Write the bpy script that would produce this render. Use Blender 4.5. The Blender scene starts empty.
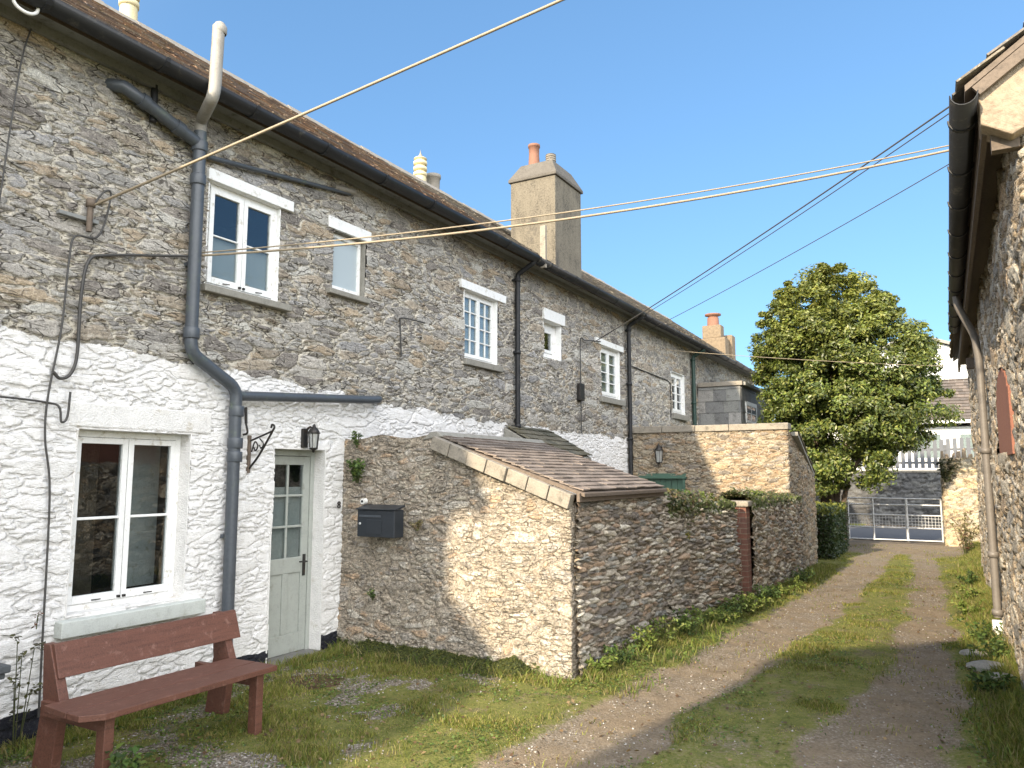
import bpy, bmesh, math, random
import numpy as np
from mathutils import Vector, Matrix
R = math.radians
random.seed(4); rng = np.random.default_rng(4)
scn = bpy.context.scene
col = scn.collection

# ------------------------------------------------------------------ camera
cam = bpy.data.objects.new('camera', bpy.data.cameras.new('camera')); col.objects.link(cam)
cam.location = (0, 0, 1.75)
cam.rotation_euler = (R(90 + 6.736), 0, R(29.606))
cam.data.sensor_width = 36; cam.data.lens = 762 / 1024 * 36
cam.data.clip_end = 2000; cam.data.clip_start = 0.05
scn.camera = cam

# ------------------------------------------------------------------ light
SUN = Vector((-0.38, -2.1, 1.0)).normalized()          # towards the sun
w = bpy.data.worlds.new('World'); scn.world = w; w.use_nodes = True
nt = w.node_tree; nt.nodes.clear()
sky = nt.nodes.new('ShaderNodeTexSky'); sky.sky_type = 'NISHITA'; sky.sun_disc = False
sky.sun_elevation = math.asin(SUN.z); sky.sun_rotation = math.atan2(SUN.x, SUN.y)
sky.air_density = 1.0; sky.dust_density = 0.3; sky.ozone_density = 3.0; sky.altitude = 50
bg = nt.nodes.new('ShaderNodeBackground'); bg.inputs[1].default_value = 0.15
wo = nt.nodes.new('ShaderNodeOutputWorld')
tint = nt.nodes.new('ShaderNodeMix'); tint.data_type = 'RGBA'; tint.blend_type = 'MULTIPLY'; tint.inputs[0].default_value = 1
tint.inputs[7].default_value = (.74, .90, 1.0, 1)
gam = nt.nodes.new('ShaderNodeGamma'); gam.inputs[1].default_value = .6
t2 = nt.nodes.new('ShaderNodeMix'); t2.data_type = 'RGBA'; t2.blend_type = 'MULTIPLY'; t2.inputs[0].default_value = 1; t2.inputs[7].default_value = (.86, 1.15, 1.40, 1); t2.clamp_result = False
nt.links.new(sky.outputs[0], tint.inputs[6]); nt.links.new(tint.outputs[2], gam.inputs[0]); nt.links.new(gam.outputs[0], t2.inputs[6]); nt.links.new(t2.outputs[2], bg.inputs[0])
# added fill glow round the sun, out of view, to brighten the shaded walls
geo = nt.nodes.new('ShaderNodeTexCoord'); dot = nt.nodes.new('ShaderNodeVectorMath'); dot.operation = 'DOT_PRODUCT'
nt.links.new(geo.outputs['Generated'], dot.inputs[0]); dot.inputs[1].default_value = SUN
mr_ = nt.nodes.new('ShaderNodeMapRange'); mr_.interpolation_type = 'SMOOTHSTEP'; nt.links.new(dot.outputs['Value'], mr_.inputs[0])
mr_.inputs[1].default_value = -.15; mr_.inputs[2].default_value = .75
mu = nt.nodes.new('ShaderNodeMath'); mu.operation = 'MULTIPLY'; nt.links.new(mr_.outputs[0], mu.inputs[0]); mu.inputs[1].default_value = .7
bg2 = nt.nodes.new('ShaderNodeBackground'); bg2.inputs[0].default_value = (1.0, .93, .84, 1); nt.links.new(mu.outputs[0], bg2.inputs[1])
# second added glow, low right behind the viewpoint, aimed to light the shaded facade
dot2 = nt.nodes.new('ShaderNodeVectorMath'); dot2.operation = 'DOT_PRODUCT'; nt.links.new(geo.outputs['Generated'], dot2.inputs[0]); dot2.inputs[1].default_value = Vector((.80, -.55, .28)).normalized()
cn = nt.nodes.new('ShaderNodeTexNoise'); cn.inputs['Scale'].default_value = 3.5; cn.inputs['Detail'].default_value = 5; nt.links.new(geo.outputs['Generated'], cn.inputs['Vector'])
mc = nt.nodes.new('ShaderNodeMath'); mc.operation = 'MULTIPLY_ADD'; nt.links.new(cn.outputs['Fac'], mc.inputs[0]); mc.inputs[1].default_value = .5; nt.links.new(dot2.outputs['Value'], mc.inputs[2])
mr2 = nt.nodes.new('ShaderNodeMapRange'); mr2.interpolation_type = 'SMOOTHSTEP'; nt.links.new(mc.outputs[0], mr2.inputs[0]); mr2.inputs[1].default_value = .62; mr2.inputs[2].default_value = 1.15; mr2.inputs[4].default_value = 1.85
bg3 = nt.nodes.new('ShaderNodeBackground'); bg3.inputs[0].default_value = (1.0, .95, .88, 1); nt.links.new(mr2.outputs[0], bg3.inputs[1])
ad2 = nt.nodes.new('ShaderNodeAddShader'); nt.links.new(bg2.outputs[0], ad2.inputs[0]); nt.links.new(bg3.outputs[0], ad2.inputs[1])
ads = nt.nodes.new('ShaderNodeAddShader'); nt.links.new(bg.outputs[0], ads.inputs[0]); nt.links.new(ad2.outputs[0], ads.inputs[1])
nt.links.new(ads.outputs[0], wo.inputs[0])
sl = bpy.data.lights.new('sun', 'SUN'); sl.energy = 4.8; sl.angle = R(1.0); sl.color = (1.0, 0.84, 0.62)
so = bpy.data.objects.new('sun', sl); col.objects.link(so)
so.rotation_euler = (-SUN).to_track_quat('-Z', 'Y').to_euler()
so.location = (-5, -20, 20)
scn.view_settings.view_transform = 'Standard'; scn.view_settings.look = 'None'
scn.view_settings.exposure = 1.06; scn.view_settings.gamma = 1

# ------------------------------------------------------------------ materials
class NB:
    def __init__(s, name):
        s.m = bpy.data.materials.new(name); s.m.use_nodes = True; s.t = s.m.node_tree
        s.p = s.t.nodes['Principled BSDF']
        s.tc = None
    def n(s, typ, **kw):
        k = s.t.nodes.new(typ)
        for a, b in kw.items(): setattr(k, a, b)
        return k
    def lk(s, a, b): s.t.links.new(a, b)
    def obj(s):
        if not s.tc: s.tc = s.n('ShaderNodeTexCoord')
        return s.tc.outputs['Object']
    def noise(s, scale, detail=4, rough=.6, stretch=None):
        k = s.n('ShaderNodeTexNoise'); k.inputs['Scale'].default_value = scale
        k.inputs['Detail'].default_value = detail; k.inputs['Roughness'].default_value = rough
        v = s.obj()
        if stretch:
            mp = s.n('ShaderNodeMapping'); mp.inputs['Scale'].default_value = stretch; s.lk(v, mp.inputs[0]); v = mp.outputs[0]
        s.lk(v, k.inputs['Vector']); return k.outputs['Fac']
    def vor(s, scale, feature='F1', out='Distance'):
        k = s.n('ShaderNodeTexVoronoi', feature=feature); k.inputs['Scale'].default_value = scale
        s.lk(s.obj(), k.inputs['Vector']); return k.outputs[out]
    def ramp(s, fac, stops):
        k = s.n('ShaderNodeValToRGB'); e = k.color_ramp.elements
        while len(e) < len(stops): e.new(.5)
        for q, (p, c) in zip(e, stops):
            q.position = p; q.color = (c if len(c) == 4 else (*c, 1)) if hasattr(c, '__len__') else (c, c, c, 1)
        s.lk(fac, k.inputs[0]); return k.outputs[0]
    def mix(s, fac, a, b, blend='MIX'):
        k = s.n('ShaderNodeMix', data_type='RGBA', blend_type=blend)
        for i, v in ((0, fac), (6, a), (7, b)):
            if isinstance(v, (int, float)): k.inputs[i].default_value = v if i == 0 else (v, v, v, 1)
            elif isinstance(v, tuple): k.inputs[i].default_value = (*v, 1)
            else: s.lk(v, k.inputs[i])
        return k.outputs[2]
    def math(s, op, a, b=0.0, c=None):
        k = s.n('ShaderNodeMath', operation=op)
        for i, v in enumerate((a, b, c)):
            if v is None: continue
            if isinstance(v, (int, float)): k.inputs[i].default_value = v
            else: s.lk(v, k.inputs[i])
        return k.outputs[0]
    def attr(s, name, out='Fac'):
        k = s.n('ShaderNodeAttribute'); k.attribute_name = name; return k.outputs[out]
    def sm(s, v, a, b):
        k = s.n('ShaderNodeMapRange', interpolation_type='SMOOTHSTEP')
        s.lk(v, k.inputs[0]); k.inputs[1].default_value = a; k.inputs[2].default_value = b
        return k.outputs[0]
    def bump(s, h, strength=.5, dist=.01, prev=None):
        k = s.n('ShaderNodeBump'); k.inputs['Strength'].default_value = strength; k.inputs['Distance'].default_value = dist
        s.lk(h, k.inputs['Height'])
        if prev: s.lk(prev, k.inputs['Normal'])
        return k.outputs[0]
    def fin(s, c=None, rough=.8, nrm=None, metal=0, spec=None):
        if c is not None:
            if isinstance(c, tuple): s.p.inputs['Base Color'].default_value = (*c, 1)
            else: s.lk(c, s.p.inputs['Base Color'])
        if isinstance(rough, (int, float)): s.p.inputs['Roughness'].default_value = rough
        else: s.lk(rough, s.p.inputs['Roughness'])
        s.p.inputs['Metallic'].default_value = metal
        if spec is not None: s.p.inputs['Specular IOR Level'].default_value = spec
        if nrm: s.lk(nrm, s.p.inputs['Normal'])
        return s.m

def simple(name, c, rough=.6, var=.18, scale=9, bump=.25, bdist=.004, metal=0, spec=None, dirt=None, stretch=None):
    b = NB(name)
    n1 = b.noise(scale, 5, .65, stretch); n2 = b.noise(scale * 7, 3, .6)
    f = b.mix(.5, n1, n2)
    lo = tuple(x * (1 - var * 2) for x in c); hi = tuple(min(1, x * (1 + var)) for x in c)
    cc = b.ramp(f, [(.3, lo), (.5, c), (.72, hi)])
    if dirt:
        cc = b.mix(b.sm(b.noise(dirt[1], 6, .7), .55, .72), cc, dirt[0])
    return b.fin(cc, rough, b.bump(f, bump, bdist) if bump else None, metal, spec)

def stone_mat(name, mortar, vary=1.0, fine=1.0, t0=.075, t1=.17, speck=0, hol=.75, blend=0, crack=0, cscale=6.5):
    """stones and mortar come from the mesh's own layout: attributes scol, edge, paint, tar, moss"""
    b = NB(name)
    e = b.attr('edge'); sc = b.attr('scol', 'Color')
    n1 = b.noise(9, 5, .7); n2 = b.noise(42, 4, .7); n3 = b.noise(160, 3, .6)
    st = b.noise(14, 4, .7, (1.0, 1.0, 4.5))
    e2 = b.math('ADD', e, b.math('MULTIPLY', b.math('SUBTRACT', n2, .5), .30))
    e2 = b.math('ADD', e2, b.math('MULTIPLY', b.math('SUBTRACT', n1, .5), .34))
    mask = b.sm(e2, t0, t1)
    if blend: mask = b.math('MULTIPLY', mask, 1 - blend)
    v = b.mix(1, b.ramp(b.mix(.5, n2, st), [(.28, .42), (.5, 1.0), (.72, 1.6)]), b.ramp(b.noise(95, 4, .8), [(.3, .55), (.5, 1.0), (.7, 1.5)]), 'MULTIPLY')
    s1 = b.mix(1, sc, v, 'MULTIPLY')
    lich = b.sm(b.noise(26, 5, .75), .58, .70)
    s1 = b.mix(b.math('MULTIPLY', lich, .55 * vary), s1, (.50, .48, .43))
    dk = b.sm(b.noise(17, 5, .75), .60, .72)
    s1 = b.mix(b.math('MULTIPLY', dk, .55), s1, (.06, .055, .05))
    mo = b.mix(1, mortar, b.ramp(b.mix(.5, n2, n3), [(.3, .6), (.5, 1.0), (.7, 1.3)]), 'MULTIPLY')
    mo = b.mix(b.math('MULTIPLY', b.sm(n1, .52, .70), .5), mo, tuple(x * .45 for x in mortar))
    # hollow joints where mortar has dropped out
    hollow = b.sm(b.math('ADD', b.math('MULTIPLY', b.math('SUBTRACT', .10, e), 3.0), b.math('MULTIPLY', n2, 1.0)), .60, .74)
    mo = b.mix(b.math('MULTIPLY', hollow, hol), mo, (.06, .05, .04))
    c = b.mix(mask, mo, s1)
    if speck:
        vs_ = b.n('ShaderNodeTexVoronoi'); vs_.inputs['Scale'].default_value = 62; b.lk(b.obj(), vs_.inputs['Vector'])
        sp_ = b.n('ShaderNodeSeparateColor'); b.lk(vs_.outputs['Color'], sp_.inputs[0])
        c = b.mix(1, c, b.ramp(sp_.outputs[0], [(0, .62), (.5, .98), (.85, 1.1), (1, 1.5)]), 'MULTIPLY')
        pit = b.sm(b.noise(30, 6, .8), .57, .63)
        c = b.mix(b.math('MULTIPLY', pit, .75), c, (.09, .08, .065))
    crk = None
    if crack:
        mp_ = b.n('ShaderNodeMapping'); mp_.inputs['Scale'].default_value = (1, 1, 3.6)
        wn = b.n('ShaderNodeTexNoise'); wn.inputs['Scale'].default_value = 3.0; wn.inputs['Detail'].default_value = 4; b.lk(b.obj(), wn.inputs['Vector'])
        va = b.n('ShaderNodeVectorMath', operation='MULTIPLY_ADD'); b.lk(wn.outputs['Color'], va.inputs[0]); va.inputs[1].default_value = (.22, .22, .12); b.lk(b.obj(), va.inputs[2])
        b.lk(va.outputs[0], mp_.inputs[0])
        vc = b.n('ShaderNodeTexVoronoi', feature='DISTANCE_TO_EDGE'); vc.inputs['Scale'].default_value = cscale; b.lk(mp_.outputs[0], vc.inputs['Vector'])
        thin = b.math('SUBTRACT', 1.0, b.sm(vc.outputs['Distance'], .012, .055))
        crk = b.math('MULTIPLY', thin, b.sm(b.noise(8, 4, .7), .42, .58))
        c = b.mix(b.math('MULTIPLY', crk, crack), c, (.055, .048, .04))
        rim = b.math('MULTIPLY', b.math('SUBTRACT', b.sm(vc.outputs['Distance'], .03, .07), b.sm(vc.outputs['Distance'], .09, .16)), b.sm(b.noise(11, 4, .7), .46, .60))
        c = b.mix(b.math('MULTIPLY', rim, .55), c, (.58, .54, .47))
    pt = b.attr('paint'); p2 = b.math('ADD', pt, b.math('MULTIPLY', b.math('SUBTRACT', n2, .5), .9))
    pm = b.sm(p2, .42, .56)
    pw = b.ramp(b.mix(.45, n1, n2), [(.26, (.44, .42, .38)), (.38, (.68, .665, .64)), (.5, (.80, .79, .775)), (.7, (.86, .855, .845))])
    pw = b.mix(b.math('MULTIPLY', b.math('SUBTRACT', 1.0, b.sm(e, .0, .07)), .28), pw, (.50, .48, .44))
    stain = b.sm(b.noise(2.1, 5, .7, (1, 1, .35)), .55, .75)
    pw = b.mix(b.math('MULTIPLY', stain, .35), pw, (.55, .53, .47))
    flake = b.sm(b.noise(23, 6, .8), .665, .70)
    pw = b.mix(b.math('MULTIPLY', flake, .8), pw, (.36, .32, .27))
    c = b.mix(pm, c, pw)
    tr = b.sm(b.math('ADD', b.attr('tar'), b.math('MULTIPLY', b.math('SUBTRACT', n2, .5), .5)), .45, .55)
    c = b.mix(tr, c, b.mix(b.sm(n2, .5, .7), (.018, .019, .026), (.05, .05, .055)))
    mm = b.math('ADD', b.attr('moss'), b.math('MULTIPLY', b.math('SUBTRACT', b.noise(13, 6, .75), .5), 1.6))
    mm = b.sm(mm, .5, .72)
    c = b.mix(mm, c, b.ramp(n2, [(.35, (.035, .045, .012)), (.6, (.09, .11, .03))]))
    h = b.math('ADD', b.math('MULTIPLY', n2, .7), b.math('MULTIPLY', n3, .35))
    h = b.math('ADD', h, b.math('MULTIPLY', st, .7))
    h2 = b.math('ADD', h, b.math('MULTIPLY', mask, .6))
    if crk: h2 = b.math('SUBTRACT', h2, b.math('MULTIPLY', crk, b.math('MULTIPLY_ADD', pm, -.85, 1.1)))
    nr = b.bump(h2, .75 * fine, .014)
    return b.fin(c, .92, nr, spec=.25)

M = {}
M['facade'] = stone_mat('rubble_stone', (.54, .50, .42), t0=.10, t1=.24, hol=.8, crack=.85, fine=1.25)
M['limed'] = stone_mat('limed_rubble', (.37, .315, .245), t0=.16, t1=.42, speck=1, hol=.55, blend=.3, fine=1.6, crack=.35, cscale=9)
M['lane'] = stone_mat('lane_rubble', (.31, .265, .20), vary=.8, fine=1.3)
M['warm'] = stone_mat('warm_rubble', (.33, .265, .185), vary=.8, t0=.10, t1=.22, crack=.7)
M['greywall'] = stone_mat('grey_rubble', (.12, .118, .115), vary=.4)
M['slate'] = None
def face_col_mat(name, rough=.75, dark=(.05, .045, .04), light=(.42, .40, .34), moss=None, mscale=7, bump=.5):
    b = NB(name); c = b.attr('scol', 'Color')
    n1 = b.noise(mscale, 6, .75); n2 = b.noise(60, 4, .7)
    c = b.mix(1, c, b.ramp(n2, [(.3, .6), (.5, 1.), (.7, 1.35)]), 'MULTIPLY')
    c = b.mix(b.math('MULTIPLY', b.sm(n1, .52, .66), .5), c, dark)
    c = b.mix(b.math('MULTIPLY', b.sm(b.noise(34, 5, .75), .60, .68), .8), c, light)
    if moss: c = b.mix(b.math('MULTIPLY', b.sm(b.noise(4.5, 6, .8), .55, .66), .8), c, moss)
    return b.fin(c, rough, b.bump(n2, bump, .008), spec=.3)
M['slate'] = face_col_mat('old_slate', moss=(.13, .10, .035))
M['shedslate'] = face_col_mat('shed_slate', rough=.7)
M['slab'] = simple('stone_slab', (.25, .222, .18), .9, .25, 9, .7, .010, dirt=((.12, .11, .085), 7))
M['white'] = simple('white_gloss_paint', (.76, .765, .75), .45, .08, 14, .25, .002, dirt=((.46, .43, .36), 13))
M['whiteband'] = simple('limewashed_render', (.72, .71, .69), .8, .10, 10, 1.0, .02, dirt=((.55, .52, .46), 7))
M['sillgrey'] = simple('pale_sill_paint', (.50, .53, .50), .6, .12, 14, .3, .003, dirt=((.32, .33, .28), 5))
M['slatesill'] = simple('slate_sill', (.24, .23, .20), .85, .2, 12, .5, .006)
M['sage'] = simple('sage_green_paint', (.335, .355, .325), .5, .08, 10, .2, .002, dirt=((.26, .27, .235), 9))
M['green'] = simple('green_door_paint', (.055, .115, .082), .5, .12, 8, .2, .002, dirt=((.09, .17, .12), 9))
M['letterbox'] = simple('black_letter_box_paint', (.022, .027, .034), .4, .12, 6, .1, .001)
M['pipe'] = simple('grey_plastic_pipe', (.062, .072, .085), .42, .12, 6, .1, .002, dirt=((.10, .13, .09), 4))
M['palepipe'] = simple('weathered_pale_pipe', (.27, .25, .215), .6, .15, 10, .2, .002, dirt=((.16, .14, .12), 7))
M['black'] = simple('black_gutter_paint', (.010, .011, .013), .58, .2, 6, .1, .002, dirt=((.06, .055, .045), 8))
M['greenpipe'] = simple('dark_green_pipe', (.02, .05, .04), .45, .2, 6, .1, .002)
M['iron'] = simple('black_iron', (.03, .028, .026), .5, .3, 20, .3, .002, metal=.4, dirt=((.09, .05, .03), 30))
M['fascia'] = simple('grey_fascia_paint', (.20, .205, .20), .65, .15, 8, .3, .003, dirt=((.09, .08, .07), 6))
M['board'] = simple('weathered_board', (.13, .10, .075), .8, .25, 7, .5, .004, stretch=(1, .15, 3))
M['bench'] = simple('red_brown_woodstain', (.115, .047, .031), .6, .28, 16, .6, .004, stretch=(3, .25, 3), dirt=((.19, .10, .075), 16))
M['endgrain'] = M['bench']
M['table'] = simple('dark_grey_wood', (.06, .068, .075), .7, .2, 9, .3, .003)
M['brick'] = None
b = NB('red_brick'); bt = b.n('ShaderNodeTexBrick'); bt.inputs['Scale'].default_value = 1
bt.inputs['Color1'].default_value = (.18, .075, .05, 1); bt.inputs['Color2'].default_value = (.13, .065, .048, 1)
bt.inputs['Mortar'].default_value = (.20, .15, .11, 1); bt.inputs['Mortar Size'].default_value = .006
bt.inputs['Brick Width'].default_value = .22; bt.inputs['Row Height'].default_value = .072
mp = b.n('ShaderNodeMapping'); mp.inputs['Rotation'].default_value = (R(90), 0, 0)
b.lk(b.obj(), mp.inputs[0]); b.lk(mp.outputs[0], bt.inputs[0])
M['brick'] = b.fin(b.mix(.6, bt.outputs[0], b.ramp(b.noise(20, 5, .7), [(.3, .5), (.7, 1.4)]), 'MULTIPLY'), .9, b.bump(bt.outputs[1], -.6, .006))
M['render'] = simple('chimney_render', (.135, .118, .088), .9, .40, 5, .9, .02, dirt=((.055, .05, .043), 2.0), stretch=(1, 1, .4))
M['rendercap'] = simple('chimney_cap', (.10, .09, .075), .9, .25, 6, .6, .012, dirt=((.09, .085, .07), 4))
M['stackstone'] = simple('chimney_stone', (.19, .145, .095), .9, .3, 14, .9, .02, dirt=((.16, .13, .10), 8))
M['terracotta'] = simple('terracotta_pot', (.20, .095, .06), .8, .15, 10, .2, .003)
M['cream_pot'] = simple('buff_clay_pot', (.58, .50, .30), .7, .12, 10, .2, .003)
M['dull_pot'] = simple('dull_clay_pot', (.22, .20, .17), .9, .2, 10, .3, .003)
M['ceramic'] = simple('white_ceramic', (.75, .74, .70), .3, .08, 10, .05, .001)
M['cable'] = simple('pale_cable', (.27, .22, .15), .6, .15, 20, 0)
M['darkcable'] = simple('dark_cable', (.05, .048, .045), .6, .2, 20, 0)
M['paintedcable'] = simple('painted_cable', (.55, .56, .53), .6, .1, 20, 0)
M['galv'] = simple('galvanised_steel', (.55, .56, .57), .5, .12, 12, .1, .001, metal=.1)
M['kneeler'] = simple('kneeler_render', (.27, .215, .155), .9, .25, 5, .9, .02, dirt=((.33, .22, .13), 6))
M['brownpipe'] = simple('dull_brown_pipe', (.15, .135, .12), .5, .12, 6, .1, .001)
M['reddoor'] = simple('faded_red_boards', (.24, .10, .065), .8, .3, 12, .3, .003, stretch=(4, 4, .3))
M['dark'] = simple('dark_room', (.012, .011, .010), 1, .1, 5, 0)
M['roomwall'] = simple('room_plaster', (.16, .12, .085), .9, .35, 9, .8, .02)
M['whitewall'] = simple('white_render_wall', (.58, .58, .56), .8, .04, 3, .1, .003)
M['fence'] = simple('shaded_fence_paint', (.10, .107, .12), .7, .12, 10, .2, .002)  # tone darkened in place of the tree's shadow on the boards
M['asphalt'] = simple('asphalt', (.075, .078, .085), .9, .2, 30, .5, .006)
M['bark'] = simple('bark', (.09, .065, .045), .95, .3, 15, 1, .03, stretch=(1, 1, .25))
M['doorstep'] = simple('slate_doorstep', (.16, .16, .15), .8, .2, 10, .4, .005)
M['aerial'] = simple('aerial_metal', (.5, .5, .5), .4, .1, 10, 0, metal=.6)

def glass(name, tint=(.012, .014, .016), transp=.55, rough=.02):
    b = NB(name); t = b.t; t.nodes.remove(b.p)
    g = b.n('ShaderNodeBsdfGlossy'); g.inputs['Roughness'].default_value = rough; g.inputs[0].default_value = (.95, .97, 1, 1)
    tr = b.n('ShaderNodeBsdfTransparent'); tr.inputs[0].default_value = (.8, .84, .84, 1)
    df = b.n('ShaderNodeBsdfDiffuse'); df.inputs[0].default_value = (*tint, 1)
    m1 = b.n('ShaderNodeMixShader'); m1.inputs[0].default_value = transp; b.lk(df.outputs[0], m1.inputs[1]); b.lk(tr.outputs[0], m1.inputs[2])
    lw = b.n('ShaderNodeLayerWeight'); lw.inputs[0].default_value = .5
    nz = b.bump(b.noise(3.1, 3, .55),   .035, .05); b.lk(nz, g.inputs['Normal']); frs = b.math('MULTIPLY_ADD', b.math('POWER', lw.outputs['Facing'], 4.0), .94, .06)
    m2 = b.n('ShaderNodeMixShader'); b.lk(b.math('MINIMUM', b.math('MULTIPLY', frs, 1.15), 1.0), m2.inputs[0])
    b.lk(m1.outputs[0], m2.inputs[1]); b.lk(g.outputs[0], m2.inputs[2])
    b.lk(m2.outputs[0], t.nodes['Material Output'].inputs[0]); return b.m
M['glass'] = glass('window_glass', transp=.88)
M['net'] = simple('net_curtain', (.62, .62, .60), .9, .12, 30, .4, .004, stretch=(1, 9, .3))
M['frosted'] = glass('frosted_glass', (.40, .46, .48), .1, .35)
M['lampglass'] = glass('lantern_glass', (.5, .5, .48), .5)

def leaf_mat(name, gloss=.45, trans=.25):
    b = NB(name); c = b.attr('lcol', 'Color')
    b.fin(c, gloss, spec=.4)
    t = b.n('ShaderNodeBsdfTranslucent'); b.lk(b.mix(1, c, (1.5, 1.7, .6), 'MULTIPLY'), t.inputs[0])
    mx = b.n('ShaderNodeMixShader'); mx.inputs[0].default_value = trans
    b.lk(b.p.outputs[0], mx.inputs[1]); b.lk(t.outputs[0], mx.inputs[2])
    b.lk(mx.outputs[0], b.t.nodes['Material Output'].inputs[0]); return b.m
M['leaf'] = leaf_mat('glossy_leaf', .38, .2)
M['grass'] = leaf_mat('grass_blade', .7, .35)
M['weed'] = leaf_mat('weed_leaf', .6, .3)
M['pebble'] = face_col_mat('pebble', .85, light=(.6, .58, .54))

# ------------------------------------------------------------------ tags
def tag(o, label=None, cat=None, group=None, kind=None):
    if label: o['label'] = label
    if cat: o['category'] = cat
    if group: o['group'] = group
    if kind: o['kind'] = kind
    return o
def empty(name, loc, label, cat, group=None, rz=0):
    o = bpy.data.objects.new(name, None); col.objects.link(o); o.location = loc; o.rotation_euler = (0, 0, rz)
    o.empty_display_size = .1
    return tag(o, label, cat, group)
def link(name, me, mat=None, parent=None):
    o = bpy.data.objects.new(name, me); col.objects.link(o)
    if mat:
        me.materials.clear()
        for m_ in (mat if isinstance(mat, list) else [mat]): me.materials.append(m_)
    if parent:
        o.parent = parent
        # geometry is in world coordinates: undo the chain of unrotated parents
        off = Vector((0, 0, 0)); p = parent
        while p: off += p.location; p = p.parent
        o.location = -off
    return o
# ------------------------------------------------------------------ mesh builder
class MB:
    def __init__(s): s.v = []; s.f = []; s.sm = []
    def cut(s):
        s.cuts = getattr(s, 'cuts', []) + [(len(s.v), len(s.f))]; return s
    def build_split(s, name, mat, parent=None, bevel=0):
        """one object for every piece between cut() marks"""
        c = getattr(s, 'cuts', []) + [(len(s.v), len(s.f))]; out = []
        for (v0, f0), (v1, f1) in zip(c, c[1:]):
            if f1 <= f0: continue
            m = MB(); m.v = s.v[v0:v1]; m.f = [tuple(i - v0 for i in f) for f in s.f[f0:f1]]; m.sm = s.sm[f0:f1]; out.append(m.build(name, mat, parent, bevel))
        return out
    def add(s, vs, fs, smooth=False):
        n = len(s.v); s.v += [tuple(x) for x in vs]
        s.f += [tuple(i + n for i in f) for f in fs]; s.sm += [smooth] * len(fs); return s
    def box(s, a, b, M_=None):
        x0, y0, z0 = [min(p, q) for p, q in zip(a, b)]; x1, y1, z1 = [max(p, q) for p, q in zip(a, b)]
        vs = [(x0, y0, z0), (x1, y0, z0), (x1, y1, z0), (x0, y1, z0), (x0, y0, z1), (x1, y0, z1), (x1, y1, z1), (x0, y1, z1)]
        if M_: vs = [M_ @ Vector(q) for q in vs]
        return s.add(vs, [(0, 3, 2, 1), (4, 5, 6, 7), (0, 1, 5, 4), (1, 2, 6, 5), (2, 3, 7, 6), (3, 0, 4, 7)])
    def beam(s, p, q, wd, ht, up=(0, 0, 1)):
        p, q = Vector(p), Vector(q); d = (q - p).normalized(); u = Vector(up)
        sd = d.cross(u).normalized() * wd / 2; u = sd.cross(d).normalized() * ht / 2
        vs = [p - sd - u, p + sd - u, p + sd + u, p - sd + u, q - sd - u, q + sd - u, q + sd + u, q - sd + u]
        return s.add(vs, [(0, 1, 2, 3), (7, 6, 5, 4), (0, 4, 5, 1), (1, 5, 6, 2), (2, 6, 7, 3), (3, 7, 4, 0)])
    def tube(s, pts, r, n=10, caps=True):
        pts = [Vector(p) for p in pts]; k = len(pts); rr = r if hasattr(r, '__len__') else [r] * k
        prev = None; vs = []
        for i, p in enumerate(pts):
            d = (pts[min(i + 1, k - 1)] - pts[max(i - 1, 0)]).normalized()
            if prev is None:
                a = Vector((0, 0, 1)) if abs(d.z) < .9 else Vector((1, 0, 0)); u = d.cross(a).normalized()
            else: u = (prev - d * prev.dot(d)).normalized()
            prev = u; v = d.cross(u)
            for j in range(n):
                t = 2 * math.pi * j / n; vs.append(p + (u * math.cos(t) + v * math.sin(t)) * rr[i])
        fs = [(i * n + j, i * n + (j + 1) % n, (i + 1) * n + (j + 1) % n, (i + 1) * n + j) for i in range(k - 1) for j in range(n)]
        s.add(vs, fs, True)
        if caps: s.add(vs[:n], [tuple(range(n))[::-1]]); s.add(vs[-n:], [tuple(range(n))])
        return s
    def lathe(s, c, prof, n=20):
        vs = []; c = Vector(c)
        for r, z in prof:
            for j in range(n):
                t = 2 * math.pi * j / n; vs.append(c + Vector((r * math.cos(t), r * math.sin(t), z)))
        k = len(prof)
        return s.add(vs, [(i * n + j, i * n + (j + 1) % n, (i + 1) * n + (j + 1) % n, (i + 1) * n + j) for i in range(k - 1) for j in range(n)], True)
    def prism(s, poly, d):
        d = Vector(d); n = len(poly); vs = [Vector(p) for p in poly] + [Vector(p) + d for p in poly]
        return s.add(vs, [tuple(range(n))[::-1], tuple(range(n, 2 * n))] + [(i, (i + 1) % n, (i + 1) % n + n, i + n) for i in range(n)])
    def build(s, name, mat, parent=None, bevel=0):
        me = bpy.data.meshes.new(name); me.from_pydata(s.v, [], s.f)
        me.polygons.foreach_set('use_smooth', s.sm); me.update()
        bm = bmesh.new(); bm.from_mesh(me); bmesh.ops.recalc_face_normals(bm, faces=bm.faces); bm.to_mesh(me); bm.free()
        o = link(name, me, mat, parent)
        if bevel:
            m_ = o.modifiers.new('bevel', 'BEVEL'); m_.width = bevel; m_.segments = 2; m_.limit_method = 'ANGLE'; m_.angle_limit = R(50)
        return o
def smooth_path(pts, k=6):
    """Catmull-Rom through the points"""
    P = [Vector(p) for p in pts]; P = [P[0] * 2 - P[1]] + P + [P[-1] * 2 - P[-2]]; out = []
    for i in range(1, len(P) - 2):
        for j in range(k):
            t = j / k; a, b_, c, d = P[i - 1:i + 3]
            out.append(.5 * ((2 * b_) + (c - a) * t + (2 * a - 5 * b_ + 4 * c - d) * t * t + (3 * b_ - a - 3 * c + d) * t ** 3))
    out.append(P[-2]); return out
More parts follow.
